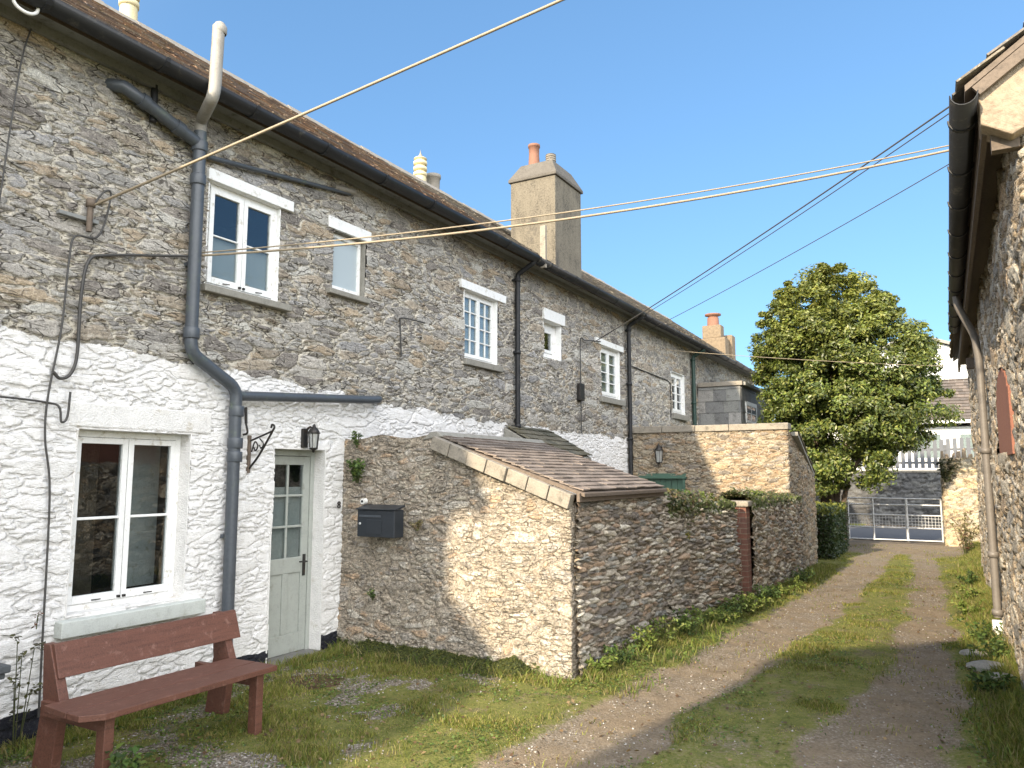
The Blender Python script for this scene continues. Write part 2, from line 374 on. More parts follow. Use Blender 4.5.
def round_path(pts, r=.06, k=4):
    P = [Vector(p) for p in pts]; out = [P[0]]
    for i in range(1, len(P) - 1):
        a = (P[i - 1] - P[i]); b_ = (P[i + 1] - P[i]); q = min(r, a.length * .45, b_.length * .45)
        A = P[i] + a.normalized() * q; B = P[i] + b_.normalized() * q
        for j in range(k + 1):
            t = j / k; out.append((1 - t) ** 2 * A + 2 * t * (1 - t) * P[i] + t * t * B)
    out.append(P[-1]); return out

# ------------------------------------------------------------------ numpy noise and masonry
def h2(i, j, s):
    x = (i.astype(np.int64) * 374761393 + j.astype(np.int64) * 668265263 + s * 1442695041) & 0xffffffff
    x = ((x ^ (x >> 13)) * 1274126177) & 0xffffffff
    x = ((x ^ (x >> 16)) * 2246822519) & 0xffffffff
    return ((x ^ (x >> 15)) & 0xffffff) / float(0xffffff)
def vn(u, v, s):
    i = np.floor(u); j = np.floor(v); a = u - i; c = v - j; a = a * a * (3 - 2 * a); c = c * c * (3 - 2 * c)
    i = i.astype(np.int64); j = j.astype(np.int64)
    return (h2(i, j, s) * (1 - a) + h2(i + 1, j, s) * a) * (1 - c) + (h2(i, j + 1, s) * (1 - a) + h2(i + 1, j + 1, s) * a) * c
def fbm(u, v, s, o=4):
    t = 0; a = .5
    for k in range(o): t = t + a * vn(u, v, s + k * 17); u = u * 2.03 + 5.1; v = v * 2.03 + 1.7; a *= .5
    return t / (1 - .5 ** o)
def sstep(x, a, b): t = np.clip((x - a) / (b - a), 0, 1); return t * t * (3 - 2 * t)

def stones(u, v, su, sv, seed, pw=2.6, jit=.95, wt=.42, warp=.05, wp=2.5):
    u = u + (fbm(u * 3.1, v * 5, seed + 3, 3) - .5) * warp * 2; v = v + (fbm(u * 2.3, v * 3.5, seed + 5, 3) - .5) * warp
    u = u + (fbm(u * 14, v * 26, seed + 7, 2) - .5) * su * .25; v = v + (fbm(u * 11, v * 17, seed + 8, 2) - .5) * sv * .45
    j0 = np.floor(v / sv).astype(np.int64)
    F1 = np.full(u.shape, 9.); F2 = F1.copy(); idx = np.zeros(u.shape + (3,)); tx = np.zeros(u.shape); ty = tx.copy()
    for dj in (-2, -1, 0, 1, 2):
        j = j0 + dj; off = h2(j, j * 0, seed) * su; i0 = np.floor((u - off) / su).astype(np.int64)
        for di in (-2, -1, 0, 1, 2):
            i = i0 + di
            a = h2(i, j, seed + 11); c = h2(i, j, seed + 12); wgt = h2(i, j, seed + 13) ** wp * wt
            dx = (u - off - (i + .5 + jit * (a - .5)) * su) / su; dy = (v - (j + .5 + jit * (c - .5)) * sv) / sv
            d = (np.abs(dx) ** pw + np.abs(dy) ** pw) ** (1 / pw) - wgt
            m1 = d < F1; m2 = (~m1) & (d < F2)
            F2 = np.where(m1, F1, np.where(m2, d, F2)); F1 = np.where(m1, d, F1)
            idx[m1, 0] = h2(i, j, seed + 21)[m1]; idx[m1, 1] = h2(i, j, seed + 22)[m1]; idx[m1, 2] = h2(i, j, seed + 23)[m1]
            tx[m1] = dx[m1]; ty[m1] = dy[m1]
    return F2 - F1, idx, tx, ty

PAL_GREY = np.array([(.22, .21, .195), (.27, .255, .23), (.19, .18, .165), (.32, .30, .27), (.25, .215, .17), (.235, .23, .225), (.27, .22, .16), (.17, .155, .14), (.35, .34, .31), (.26, .25, .23)])
PAL_WARM = np.array([(.31, .25, .17), (.36, .30, .215), (.30, .21, .13), (.25, .225, .19), (.40, .34, .25), (.33, .235, .15), (.21, .18, .145), (.36, .27, .17)])
PAL_DARK = np.array([(.15, .13, .105), (.20, .175, .14), (.115, .10, .085), (.27, .24, .195), (.18, .145, .11), (.21, .155, .11), (.30, .275, .23), (.15, .145, .13)])
PAL_CRUST = np.array([(.27, .23, .18), (.31, .28, .22), (.21, .185, .15), (.36, .32, .26), (.36, .25, .16), (.25, .23, .205), (.42, .39, .34)])
PAL_BARN = np.array([(.25, .225, .185), (.30, .275, .23), (.20, .185, .16), (.34, .31, .255), (.27, .21, .15), (.22, .21, .195), (.31, .245, .17), (.38, .35, .30)])
PAL_GATE = np.array([(.40, .33, .20), (.46, .38, .24), (.36, .28, .17), (.42, .37, .27), (.33, .30, .24)])

def grid_mesh(name, P, attrs, keep=None, smooth=True):
    nu, nv = P.shape[:2]; me = bpy.data.meshes.new(name)
    I = np.arange(nu * nv).reshape(nu, nv)
    q = np.stack([I[:-1, :-1], I[1:, :-1], I[1:, 1:], I[:-1, 1:]], -1)
    q = q[keep] if keep is not None else q.reshape(-1, 4)
    q = q.reshape(-1, 4); n = len(q)
    me.vertices.add(nu * nv); me.vertices.foreach_set('co', P.reshape(-1).astype(np.float32))
    me.loops.add(n * 4); me.loops.foreach_set('vertex_index', q.reshape(-1).astype(np.int32))
    me.polygons.add(n); me.polygons.foreach_set('loop_start', np.arange(0, n * 4, 4, dtype=np.int32))
    try: me.polygons.foreach_set('loop_total', np.full(n, 4, dtype=np.int32))
    except Exception: pass
    me.polygons.foreach_set('use_smooth', np.full(n, smooth)); me.update(calc_edges=True)
    for k, a in attrs.items():
        if a.ndim == 3:
            at = me.attributes.new(k, 'FLOAT_COLOR', 'POINT')
            at.data.foreach_set('color', np.concatenate([a, np.ones(a.shape[:2] + (1,))], -1).reshape(-1).astype(np.float32))
        else:
            at = me.attributes.new(k, 'FLOAT', 'POINT'); at.data.foreach_set('value', a.reshape(-1).astype(np.float32))
    return me

def masonry(name, path, vmax, res, su, sv, pal, seed, relief=.02, top=None, cap=None, keep=None, paint=None, tar=None, moss=None,
            mat=None, parent=None, warp=.05, wt=.42, z0=-.12, e0=.16, lump=.02, smooth_n=5, hjit=0, mort=None, tilt=.35, batter=0, bright=1.0, wp=2.5):
    """one rubble wall face that follows a plan path; the right-hand side of the path is its outside.
    top(u)=height, cap=thickness: the surface goes over the top and down the back"""
    pts = np.array(path, float); seg = np.diff(pts, axis=0); L = np.hypot(seg[:, 0], seg[:, 1]); cum = np.concatenate([[0], np.cumsum(L)])
    nu = int(cum[-1] / res) + 1; us = np.linspace(0, cum[-1], nu)
    X = np.interp(us, cum, pts[:, 0]); Y = np.interp(us, cum, pts[:, 1])
    if smooth_n > 1 and len(pts) > 2:
        k = np.ones(smooth_n) / smooth_n; pad = smooth_n // 2
        def sm(a): b_ = np.convolve(np.concatenate([2 * a[0] - a[pad:0:-1], a, 2 * a[-1] - a[-2:-pad - 2:-1]]), k, 'valid'); return b_
        X = sm(X); Y = sm(Y)
    tx = np.gradient(X); ty = np.gradient(Y); ln = np.hypot(tx, ty); tx /= ln; ty /= ln
    nx, ny = ty, -tx
    tp = np.full(nu, vmax) if top is None else np.array([top(q) for q in us], float)
    if hjit: tp = tp + (fbm(us * 3.3, us * 0 + seed, seed, 3) - .5) * 2 * hjit + (vn(us * 7, us * 0, seed + 5) - .5) * hjit
    if cap is None:
        nv = int((vmax - z0) / res) + 1; vs = np.linspace(z0, vmax, nv)
        U, V = np.meshgrid(us, vs, indexing='ij'); Z = np.minimum(V, tp[:, None])
        inw = np.zeros_like(U); N = np.stack([np.repeat(nx[:, None], nv, 1), np.repeat(ny[:, None], nv, 1), np.zeros_like(U)], -1)
        kp = (V[:-1, :-1] < np.minimum(tp[:-1], tp[1:])[:, None])
    else:
        hf = float(np.max(tp) - z0); tot = 2 * hf + cap; nv = int(tot / res) + 1; vs = np.linspace(0, tot, nv)
        U, V = np.meshgrid(us, vs, indexing='ij')
        T = (tp - z0)[:, None]
        r_ = .07   # rounded shoulders
        a = np.clip(V / hf, 0, 1); c_ = np.clip((V - hf) / cap, 0, 1); d_ = np.clip((V - hf - cap) / hf, 0, 1)
        Z = z0 + T * (a - d_); inw = cap * c_
        ph = np.where(V < hf, sstep(V, hf - r_, hf) * .5, np.where(V < hf + cap, .5 + .0 * V + 0, 1 - .5 * (1 - sstep(V, hf + cap, hf + cap + r_))))
        ph = np.where((V >= hf) & (V < hf + cap), .5 + .5 * (c_ - .5) * .6 * 1.0, ph)
        ang = ph * math.pi
        N = np.stack([nx[:, None] * np.cos(ang), ny[:, None] * np.cos(ang), np.sin(ang)], -1)
        Z = Z + np.sin(np.clip(c_, 0, 1) * math.pi) * .06
        kp = None
    bt = batter * (Z - 0)
    P = np.stack([X[:, None] - nx[:, None] * (inw + bt), Y[:, None] - ny[:, None] * (inw + bt), Z], -1)
    e, idx, dx, dy = stones(U, V + 3.3, su, sv, seed, wt=wt, warp=warp, wp=wp)
    prof = sstep(e, 0.0, e0)
    hh = relief * prof * (.45 + .9 * idx[..., 0]) + relief * tilt * prof * ((idx[..., 1] - .5) * dx + (idx[..., 2] - .5) * dy) * 2
    hh = hh + (fbm(U * 1.2, V * 1.2, seed + 40, 3) - .5) * lump * 2 + (fbm(U * 18, V * 30, seed + 41, 3) - .5) * relief * .55
    # dropped-out joints
    hh = hh - relief * .8 * sstep(.09 - e, 0, .09) * sstep(fbm(U * 6, V * 9, seed + 44, 3), .5, .62)
    pm = np.zeros_like(U) if paint is None else paint(U, V, P)
    hh = hh * (1 - .42 * pm)
    P = P + N * hh[..., None]
    pal = np.asarray(pal); c = pal[(idx[..., 1] * len(pal) * .9999).astype(int)] * (.78 + .5 * idx[..., 2:3]) * bright
    at = dict(scol=c, edge=e, paint=pm, tar=np.zeros_like(U) if tar is None else tar(U, V, P), moss=np.zeros_like(U) if moss is None else moss(U, V, P))
    if keep is not None:
        k2 = keep(U[:-1, :-1] + res / 2, V[:-1, :-1] + res / 2, P[:-1, :-1])
        kp = k2 if kp is None else kp & k2
    me = grid_mesh(name, P, at, kp)
    return link(name, me, mat, parent)

def with_attrs(o, **kw):
    """give a plain mesh the attributes its stone material reads"""
    me = o.data; n = len(me.vertices)
    for k, v in kw.items():
        if hasattr(v, '__len__') and len(v) == 3:
            a = me.attributes.new(k, 'FLOAT_COLOR', 'POINT'); a.data.foreach_set('color', [*v, 1] * n)
        else:
            a = me.attributes.new(k, 'FLOAT', 'POINT'); a.data.foreach_set('value', [v] * n)
    return o

def slates(name, org, ud, sd, nd, ulen, slen, wd, expo, pal, mat, parent=None, thick=.012, seed=1, lift=.02, ragged=.012):
    """courses of separate slates laid up a slope as one mesh; sd points up the slope"""
    rs = random.Random(seed); org, ud, sd, nd = map(Vector, (org, ud, sd, nd)); ud.normalize(); sd.normalize(); nd.normalize()
    V = []; F = []; C = []
    for r in range(int(slen / expo) + 1):
        s0 = r * expo; u = -rs.random() * wd
        while u < ulen:
            w_ = wd * rs.uniform(.75, 1.2); u0 = max(u, 0); u1 = min(u + w_ - .004, ulen); u += w_
            if u1 - u0 < .02: continue
            s1 = min(s0 + expo * 1.35, slen + .02); j = rs.uniform(-ragged, ragged); l0 = lift + rs.uniform(0, .008); l1 = 0.004
            c = pal[rs.randrange(len(pal))]; k = rs.uniform(.82, 1.15); c = tuple(x * k for x in c)
            b0 = len(V); tw = rs.uniform(-.003, .003)
            for (a, s, l) in ((u0, s0 + j, l0 + tw), (u1, s0 + j, l0 - tw), (u1, s1, l1), (u0, s1, l1)):
                V.append(org + ud * a + sd * s + nd * l); V.append(org + ud * a + sd * s + nd * (l - thick)); C += [c, c]
            F += [(b0, b0 + 2, b0 + 4, b0 + 6), (b0 + 1, b0 + 7, b0 + 5, b0 + 3), (b0, b0 + 1, b0 + 3, b0 + 2), (b0, b0 + 6, b0 + 7, b0 + 1), (b0 + 2, b0 + 3, b0 + 5, b0 + 4)]
    me = bpy.data.meshes.new(name); me.from_pydata([tuple(x) for x in V], [], F)
    a = me.attributes.new('scol', 'FLOAT_COLOR', 'POINT'); a.data.foreach_set('color', np.concatenate([np.array(C), np.ones((len(C), 1))], 1).reshape(-1).astype(np.float32))
    me.update(); return link(name, me, mat, parent)

# ================================================================== the ground
def lane(Y):
    yy = [0, 4.3, 5.9, 8, 11.7, 17.5, 20]
    l0 = np.interp(Y, yy, [-2.7, -2.6, -2.52, -2.2, -1.98, -1.76, -1.9]); l1 = np.interp(Y, yy, [-1.8, -1.8, -1.70, -1.47, -1.22, -1.14, -1.0])
    r0 = np.interp(Y, yy, [-1.3, -1.15, -.85, -.62, -.58, -.72, -.9]); r1 = np.interp(Y, yy, [-.02, -.08, -.06, -.03, -.05, -.28, -.1])
    return l0, l1, r0, r1
def trackmask(X, Y):
    wob = (fbm(X * 2.2, Y * 1.4, 71, 4) - .5) * .38
    l0, l1, r0, r1 = lane(Y)
    def band(a, b_, s): x = X + wob; return sstep(x, a - s, a + s) * (1 - sstep(x, b_ - s, b_ + s))
    t = np.maximum(band(l0, l1, .17), band(r0, r1, .17))
    t = np.maximum(t, .42 * (1 - sstep(Y, 5.2, 7.0)) * (X > -2.6) * (X < 0) * (.5 + fbm(X * 3, Y * 3, 72, 3)))
    end = sstep(Y, 18.3, 20) * (X > -2.6) * (X < .3)
    return np.maximum(t, end)
def gravelmask(X, Y):
    g = fbm(X * 1.9, Y * 1.5, 91, 4)
    a = sstep(g, .50, .60) * sstep(-X, 3.1, 3.5) * (Y < 6.2)
    near = np.exp(-(((X + 4.0) / .45) ** 2 + ((Y - 3.4) / 1.3) ** 2)) + np.exp(-(((X + 3.9) / .55) ** 2 + ((Y - 5.3) / .25) ** 2))
    return np.clip(a * .6 + near * sstep(g, .36, .55), 0, 1)
def matmask(X, Y):   # worn brown earth where one steps in at the door
    return sstep(1 - (((X + 4.75) / .30) ** 2 + ((Y - 5.0 + .1 * (X + 4.75)) / .26) ** 2) + (fbm(X * 9, Y * 9, 5, 3) - .5) * .8, .0, .35)
def gz(X, Y):
    t = trackmask(X, Y)
    z = (fbm(X * .6, Y * .6, 31, 3) - .5) * .05 - t * .028 + (fbm(X * 7, Y * 7, 33, 3) - .5) * .018
    z = z - .05 * sstep(-X, 4.2, 5.4) * (1 - sstep(Y, 3.2, 5.0))
    z = z + .10 * sstep(X, .15, .5) * sstep(Y, 2, 6)
    wl = np.exp(-((X + 2.6) / .3) ** 2) * sstep(Y, 6.0, 7) * (1 - sstep(Y, 13, 16)) * .04
    return (z + wl) * np.clip((60 - np.hypot(X, Y - 10)) / 40, 0, 1)
gx = np.concatenate([np.array([-400, -150, -60, -25, -12, -8]), np.arange(-6.2, 2.6, .03), np.array([3, 4, 7, 12, 25, 60, 150, 400.])])
gy = np.concatenate([np.array([-400, -150, -60, -20, -8, -3, -1, 0.5]), np.arange(1.2, 12, .03), np.arange(12, 24, .06), np.array([24.5, 26, 30, 40, 60, 120, 250, 500.])])
GX, GY = np.meshgrid(gx, gy, indexing='ij')
gr = grid_mesh('ground', np.stack([GX, GY, gz(GX, GY)], -1), dict(track=trackmask(GX, GY), gravel=gravelmask(GX, GY), earth=matmask(GX, GY)))
b = NB('ground_mix')
n1 = b.noise(6, 6, .7); n2 = b.noise(38, 5, .7); n3 = b.noise(180, 3, .7); n4 = b.noise(1.7, 4, .6)
grass = b.ramp(b.mix(.5, n1, n2), [(.28, (.045, .055, .016)), (.42, (.095, .11, .026)), (.55, (.155, .155, .045)), (.68, (.20, .165, .08)), (.8, (.13, .10, .055))])
bare = b.sm(b.noise(2.9, 6, .72), .53, .64)
grass = b.mix(b.math('MULTIPLY', bare, .75), grass, b.ramp(n2, [(.3, (.085, .068, .042)), (.5, (.15, .12, .075)), (.7, (.23, .19, .13))]))
vcol = b.n('ShaderNodeTexVoronoi'); vcol.inputs['Scale'].default_value = 75; b.lk(b.obj(), vcol.inputs['Vector'])
peb = b.ramp(b.math('FRACT', b.math('MULTIPLY', b.attr('none'), 1.0)), [(0, .5), (1, .5)])
vv = b.n('ShaderNodeSeparateColor'); b.lk(vcol.outputs['Color'], vv.inputs[0])
gravel = b.ramp(vv.outputs[0], [(.0, (.08, .07, .055)), (.45, (.16, .135, .105)), (.8, (.24, .21, .17)), (1, (.40, .37, .33))])
dirt = b.ramp(b.mix(.5, n2, n1), [(.3, (.10, .078, .053)), (.5, (.19, .148, .10)), (.7, (.27, .215, .15))])
tk = b.mix(b.sm(n4, .35, .65), dirt, b.mix(.55, dirt, gravel))
tr = b.sm(b.math('ADD', b.attr('track'), b.math('MULTIPLY', b.math('SUBTRACT', n2, .5), .9)), .32, .68)
c = b.mix(tr, grass, tk)
gm = b.sm(b.math('ADD', b.attr('gravel'), b.math('MULTIPLY', b.math('SUBTRACT', n2, .5), 1.0)), .45, .65)
c = b.mix(gm, c, gravel)
c = b.mix(b.sm(b.math('ADD', b.attr('earth'), b.math('MULTIPLY', b.math('SUBTRACT', n2, .5), .8)), .4, .6), c, b.ramp(n2, [(.35, (.05, .03, .018)), (.65, (.13, .085, .05))]))
hb = b.math('ADD', b.math('MULTIPLY', vcol.outputs['Distance'], -.6), b.math('ADD', n2, b.math('MULTIPLY', n3, .5)))
M['ground'] = b.fin(c, .95, b.bump(hb, .8, .012), spec=.2)
tag(link('ground', gr, M['ground']), kind='structure')
rd = MB().add([(-60, 23.1, .012), (60, 23.1, .012), (60, 28.6, .012), (-60, 28.6, .012)], [(0, 1, 2, 3)])
tag(rd.build('road', M['asphalt']), kind='structure')

# ================================================================== the terrace
D = -5.55
def pboundary(y): return np.interp(y, [2.5, 4.8, 6.4, 8.5, 9.9, 14.42, 14.45], [2.74, 2.66, 2.57, 2.50, 2.46, 2.46, -1])
def fpaint(U, V, P):
    zb = pboundary(P[..., 1]) + (fbm(U * 5, V * 5, 61, 3) - .5) * .14
    return 1 - sstep(P[..., 2], zb - .03, zb + .03)
def ftar(U, V, P):
    zb = np.interp(P[..., 1], [2, 4, 6.2], [.16, .12, .16]) + (fbm(U * 4, V * 4, 64, 3) - .5) * .08
    return (1 - sstep(P[..., 2], zb - .02, zb + .02)) * (P[..., 1] < 6.3)
# openings: y0,y1,z0,z1 of the hole
OPEN = dict(A=(3.30, 4.26, .74, 2.08), DOOR=(5.19, 5.87, -.2, 1.99), B=(4.33, 5.15, 3.39, 4.33), C=(5.89, 6.41, 3.69, 4.33), D=(8.45, 9.31, 3.29, 4.23),
            E=(10.78, 11.42, 3.61, 4.23), F=(13.13, 14.06, 3.19, 4.15), G=(17.35, 18.36, 3.17, 4.16))
def fkeep(U, V, P):
    k = np.ones(U.shape, bool)
    for (a, b_, c_, d_) in OPEN.values():
        k &= ~((P[..., 1] > a) & (P[..., 1] < b_) & (P[..., 2] > c_) & (P[..., 2] < d_))
    return k
def fac_piece(name, ya, yb, res, seed, parent, su=.16, sv=.043):
    return masonry(name, [(D, ya), (D, yb)], 5.02, res, su, sv, PAL_GREY, seed, relief=.018, keep=fkeep, paint=fpaint, tar=ftar, mat=M['facade'], parent=parent, z0=-.2, lump=.03, wt=1.5, wp=9, warp=.10, bright=1.22, e0=.22)
RX, RZ, EX, EZ = -8.5, 7.32, -5.24, 4.985
def terrace_shell(root, ya, yb, seed, pal):
    L = math.hypot(RX - EX, RZ - EZ); sd = Vector((RX - EX, 0, RZ - EZ)).normalized(); nd = Vector((-sd.z * -1, 0, sd.x * -1)); nd = Vector((sd.z, 0, -sd.x))
    MB().prism([(EX - .06, ya, EZ - .015), (RX, ya, RZ - .03), (2 * RX - EX, ya, EZ), (2 * RX - EX, ya, EZ - .08), (RX, ya, RZ - .12), (EX - .06, ya, EZ - .06)], (0, yb - ya, 0)).build('roof_deck', M['board'], root)
    rf = slates('roof', (EX, ya, EZ), (0, 1, 0), sd, nd, yb - ya, L, .24, .17, pal, M['slate'], root, seed=seed, lift=.028)
    r = MB()
    y = ya; rs = random.Random(seed)
    while y < yb - .05:
        y1 = min(y + .42, yb); k = rs.uniform(-.012, .012)
        r.prism([(RX + .15, y, RZ - .085 + k), (RX + .05, y, RZ + .035 + k), (RX - .05, y, RZ + .035 + k), (RX - .15, y, RZ - .085 + k)], (0, y1 - y - .012, 0)); y = y1
    r.build('ridge_tiles', M['dull_pot'], rf)
    MB().box((2 * RX - D, ya, -.1), (2 * RX - D + .3, yb, EZ)).build('rear_wall', M['stackstone'], root)
    # soffit board under the eave and gutter
    MB().box((D + .03, ya, 4.90), (D + .075, yb, 5.03)).box((D + .075, ya, 4.965), (EX - .03, yb, 4.985)).build('fascia', M['fascia'], root)
    return rf
def gutter(root, xa, ya, yb, z, r=.082, brk=.9, side=1, mat='black', name='gutter'):
    g = MB(); n = 8; vs = []
    for y in (ya, yb):
        for rr in (r, r - .006):
            for j in range(n + 1):
                t = math.pi + math.pi * j / n; vs.append((xa + rr * math.cos(t), y, z + rr * math.sin(t)))
    m = n + 1
    fs = []
    for j in range(n): fs += [(j, j + 1, 2 * m + j + 1, 2 * m + j), (m + j, 3 * m + j, 3 * m + j + 1, m + j + 1)]
    fs += [(0, 2 * m, 3 * m, m), (n, m + n, 3 * m + n, 2 * m + n)]
    for j in range(n): fs += [(j, m + j, m + j + 1, j + 1), (2 * m + j, 2 * m + j + 1, 3 * m + j + 1, 3 * m + j)]
    g.add(vs, fs, True)
    go = g.build(name, M[mat], root)
    br = MB(); y = ya + .35
    while y < yb:
        br.cut(); pts = [(xa + (r + .006) * math.cos(math.pi + math.pi * j / 8), y, z + (r + .006) * math.sin(math.pi + math.pi * j / 8)) for j in range(9)]
        for p, q in zip(pts, pts[1:]): br.beam(p, q, .007, .035, up=(0, 1, 0))
        y += brk
    br.build_split('gutter_bracket', M[mat], go)
    return go

def lintel(root, y0, y1, z0, z1, mat='white', out=.045, slope=0):
    return MB().prism([(D - .1, y0, z0), (D - .1, y1, z0 + slope), (D - .1, y1, z1 + slope), (D - .1, y0, z1)], (.1 + out, 0, 0)).build('lintel', M[mat], root, .006)
def window(root, key, depth, casements, rows, cols, lin=None, sill=None, sillmat='slatesill', lmat='white', stile=.05, bar=.018, glassm='glass', reveal='white', fr=.045, X0=None, op=None, interior=True, blind=None):
    D_ = D if X0 is None else X0
    y0, y1, z0, z1 = op or OPEN[key]
    xf = D_ - depth
    f = MB()
    f.box((xf - .05, y0, z0), (xf, y0 + fr, z1)).box((xf - .05, y1 - fr, z0), (xf, y1, z1))
    f.box((xf - .05, y0 + fr, z1 - fr), (xf, y1 - fr, z1)).box((xf - .05, y0 + fr, z0), (xf, y1 - fr, z0 + fr))
    win = f.build('window', M['white'], root, .004)
    iy0, iy1, iz0, iz1 = y0 + fr, y1 - fr, z0 + fr, z1 - fr
    cw = (iy1 - iy0) / casements
    for k in range(casements):
        a = iy0 + k * cw + .003; c_ = a + cw - .006; s = MB(); xo = xf + .012; xi = xf - .028
        s.box((xi, a, iz0 + .003), (xo, a + stile, iz1 - .003)).box((xi, c_ - stile, iz0 + .003), (xo, c_, iz1 - .003))
        s.box((xi, a + stile, iz1 - .003 - stile), (xo, c_ - stile, iz1 - .003)).box((xi, a + stile, iz0 + .003), (xo, c_ - stile, iz0 + .003 + stile * 1.3))
        ga, gc, gb, gt = a + stile, c_ - stile, iz0 + .003 + stile * 1.3, iz1 - .003 - stile
        for q in range(1, rows): z = gb + (gt - gb) * q / rows; s.box((xi + .004, ga, z - bar / 2), (xo - .006, gc, z + bar / 2))
        for q in range(1, cols):
            y = ga + (gc - ga) * q / cols; zz = [gb + (gt - gb) * t / rows for t in range(rows + 1)]
            for t in range(rows): s.box((xi + .004, y - bar / 2, zz[t] + bar / 2), (xo - .006, y + bar / 2, zz[t + 1] - bar / 2))
        s.build('casement', M['white'], win, .003)
        MB().box((xf - .014, ga - .004, gb - .004), (xf - .009, gc + .004, gt + .004)).build('pane', M[glassm], win)
        if casements > 1 and key in 'AB':
            MB().box((xo, (c_ - .03 if k == 0 else a + .01), iz0 + .012), (xo + .02, (c_ - .02 if k == 0 else a + .02) + .01, iz0 + .03)).build('window_catch', M['iron'], win)
            MB().tube([(xo + .005, (a + c_) / 2 - .02, iz0 + .02), (xo + .025, (a + c_) / 2 + .04, iz0 + .022)], .005, 6).build('window_stay', M['iron'], win)
    r = MB(); xo = D_ + .012; xi = xf - .05
    t = .012
    r.box((xi, y0 - t, z0 - t), (xo, y0, z1 + t)).box((xi, y1, z0 - t), (xo, y1 + t, z1 + t)).box((xi, y0, z1), (xo, y1, z1 + t)).box((xi, y0, z0 - t), (xo, y1, z0))
    r.build('reveal', M[reveal], win, .003)
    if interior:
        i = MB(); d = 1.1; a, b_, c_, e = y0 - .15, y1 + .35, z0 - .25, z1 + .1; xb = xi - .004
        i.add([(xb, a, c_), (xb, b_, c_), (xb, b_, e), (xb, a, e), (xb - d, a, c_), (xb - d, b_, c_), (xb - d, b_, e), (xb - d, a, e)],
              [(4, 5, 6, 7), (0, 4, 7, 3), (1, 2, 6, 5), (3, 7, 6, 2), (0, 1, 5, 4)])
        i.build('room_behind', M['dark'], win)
    if blind:
        by0, by1, bz0, bz1, bm_ = blind
        MB().box((xf - .045, by0, bz0), (xf - .035, by1, bz1)).build('curtain', M[bm_], win)
    if lin: 
        l = lintel(root, *lin[:4], mat=lmat, slope=lin[4] if len(lin) > 4 else 0); l.parent = win; 
        off = Vector((0, 0, 0)); p = win
        while p: off += p.location; p = p.parent
        l.location = -off
    if sill:
        a, b_, c_, e, o_ = sill
        MB().box((D_ - .08, a, c_), (D_ + o_, b_, e)).build('sill', M[sillmat], win, .008)
    return win

PAL_ROOF = [(.15, .10, .07), (.19, .13, .09), (.12, .085, .065), (.22, .17, .12), (.17, .10, .06), (.13, .11, .10), (.24, .15, .09)]
PAL_ROOF2 = [(.16, .13, .10), (.21, .18, .14), (.13, .12, .11), (.24, .21, .16), (.17, .15, .13)]

# --- near cottage
c1 = empty('terraced_cottage', (D, 5.2, 0), 'near white-painted stone cottage with sage glazed door and grey soil pipe', 'house', 'cottages of the stone terrace')
fac_piece('wall', -1.3, 9.87, .0115, 101, c1)
terrace_shell(c1, -1.3, 9.87, 3, PAL_ROOF)
gutter(c1, EX + .06, -1.3, 9.87, 4.975)
# ground floor window
wA = window(c1, 'A', .115, 2, 2, 1, sill=(3.22, 4.42, .60, .715, .10), sillmat='sillgrey', reveal='whiteband', fr=.05, stile=.045, bar=.02)
MB().box((D - .02, 3.22, 2.095), (D + .020, 4.46, 2.28)).build('lintel', M['whiteband'], wA, .012)
MB().box((-6.15, 4.02, .8), (-6.12, 4.40, 2.0)).box((-6.12, 4.02, .8), (-6.10, 4.36, 1.25)).build('inner_shutter', M['white'], wA, .004)
MB().prism([(-6.35, 3.72, .5), (-6.35, 3.98, .5), (-6.35, 3.98, 2.12), (-6.35, 3.60, 2.12), (-6.35, 3.70, 1.75)], (-.25, 0, 0)).build('pillar_reflection', M['roomwall'], wA, .01)  # added behind the pane to stand in for a reflection of sunlit stone
window(c1, 'B', .03, 2, 2, 1, lin=(4.29, 5.30, 4.335, 4.44, .0), sill=(4.27, 5.28, 3.32, 3.385, .09), blind=(4.40, 5.10, 3.44, 3.86, 'net'), fr=.035, stile=.045, bar=.014)
window(c1, 'C', .05, 1, 1, 1, lin=(5.80, 6.48, 4.335, 4.46, .0), sill=(5.82, 6.46, 3.63, 3.685, .07), glassm='frosted', reveal='slatesill', fr=.02, stile=.03)
window(c1, 'D', .05, 2, 4, 2, lin=(8.33, 9.52, 4.235, 4.35, .0), sill=(8.40, 9.38, 3.20, 3.285, .08), blind=(8.50, 9.26, 3.34, 4.18, 'net'), sillmat='slatesill', fr=.04, stile=.035, bar=.016)
# door
y0, y1, z0, z1 = OPEN['DOOR']
xd = D - .13
fr = MB()
fr.box((xd - .06, y0, -.02), (xd, y0 + .05, z1)).box((xd - .06, y1 - .05, -.02), (xd, y1, z1)).box((xd - .06, y0 + .05, z1 - .06), (xd, y1 - .05, z1))
dfr = fr.build('door_frame', M['sage'], c1, .004)
rv = MB().box((xd - .06, y0 - .014, -.1), (D + .012, y0, z1 + .014)).box((xd - .06, y1, -.1), (D + .012, y1 + .014, z1 + .014)).box((xd - .06, y0, z1), (D + .012, y1, z1 + .014))
rv.build('reveal', M['whiteband'], dfr)
a, c_ = y0 + .053, y1 - .053; z_ = .015; zt = z1 - .064; xo = xd - .012; xi = xd - .052
dr = MB()
dr.box((xi, a, z_), (xo, a + .085, zt)).box((xi, c_ - .085, z_), (xo, c_, zt))
for (q0, q1) in ((z_, .20), (.78, .93), (zt - .085, zt)): dr.box((xi, a + .085, q0), (xo, c_ - .085, q1))
mid = (a + c_) / 2
dr.box((xi, mid - .035, .20), (xo, mid + .035, .78))
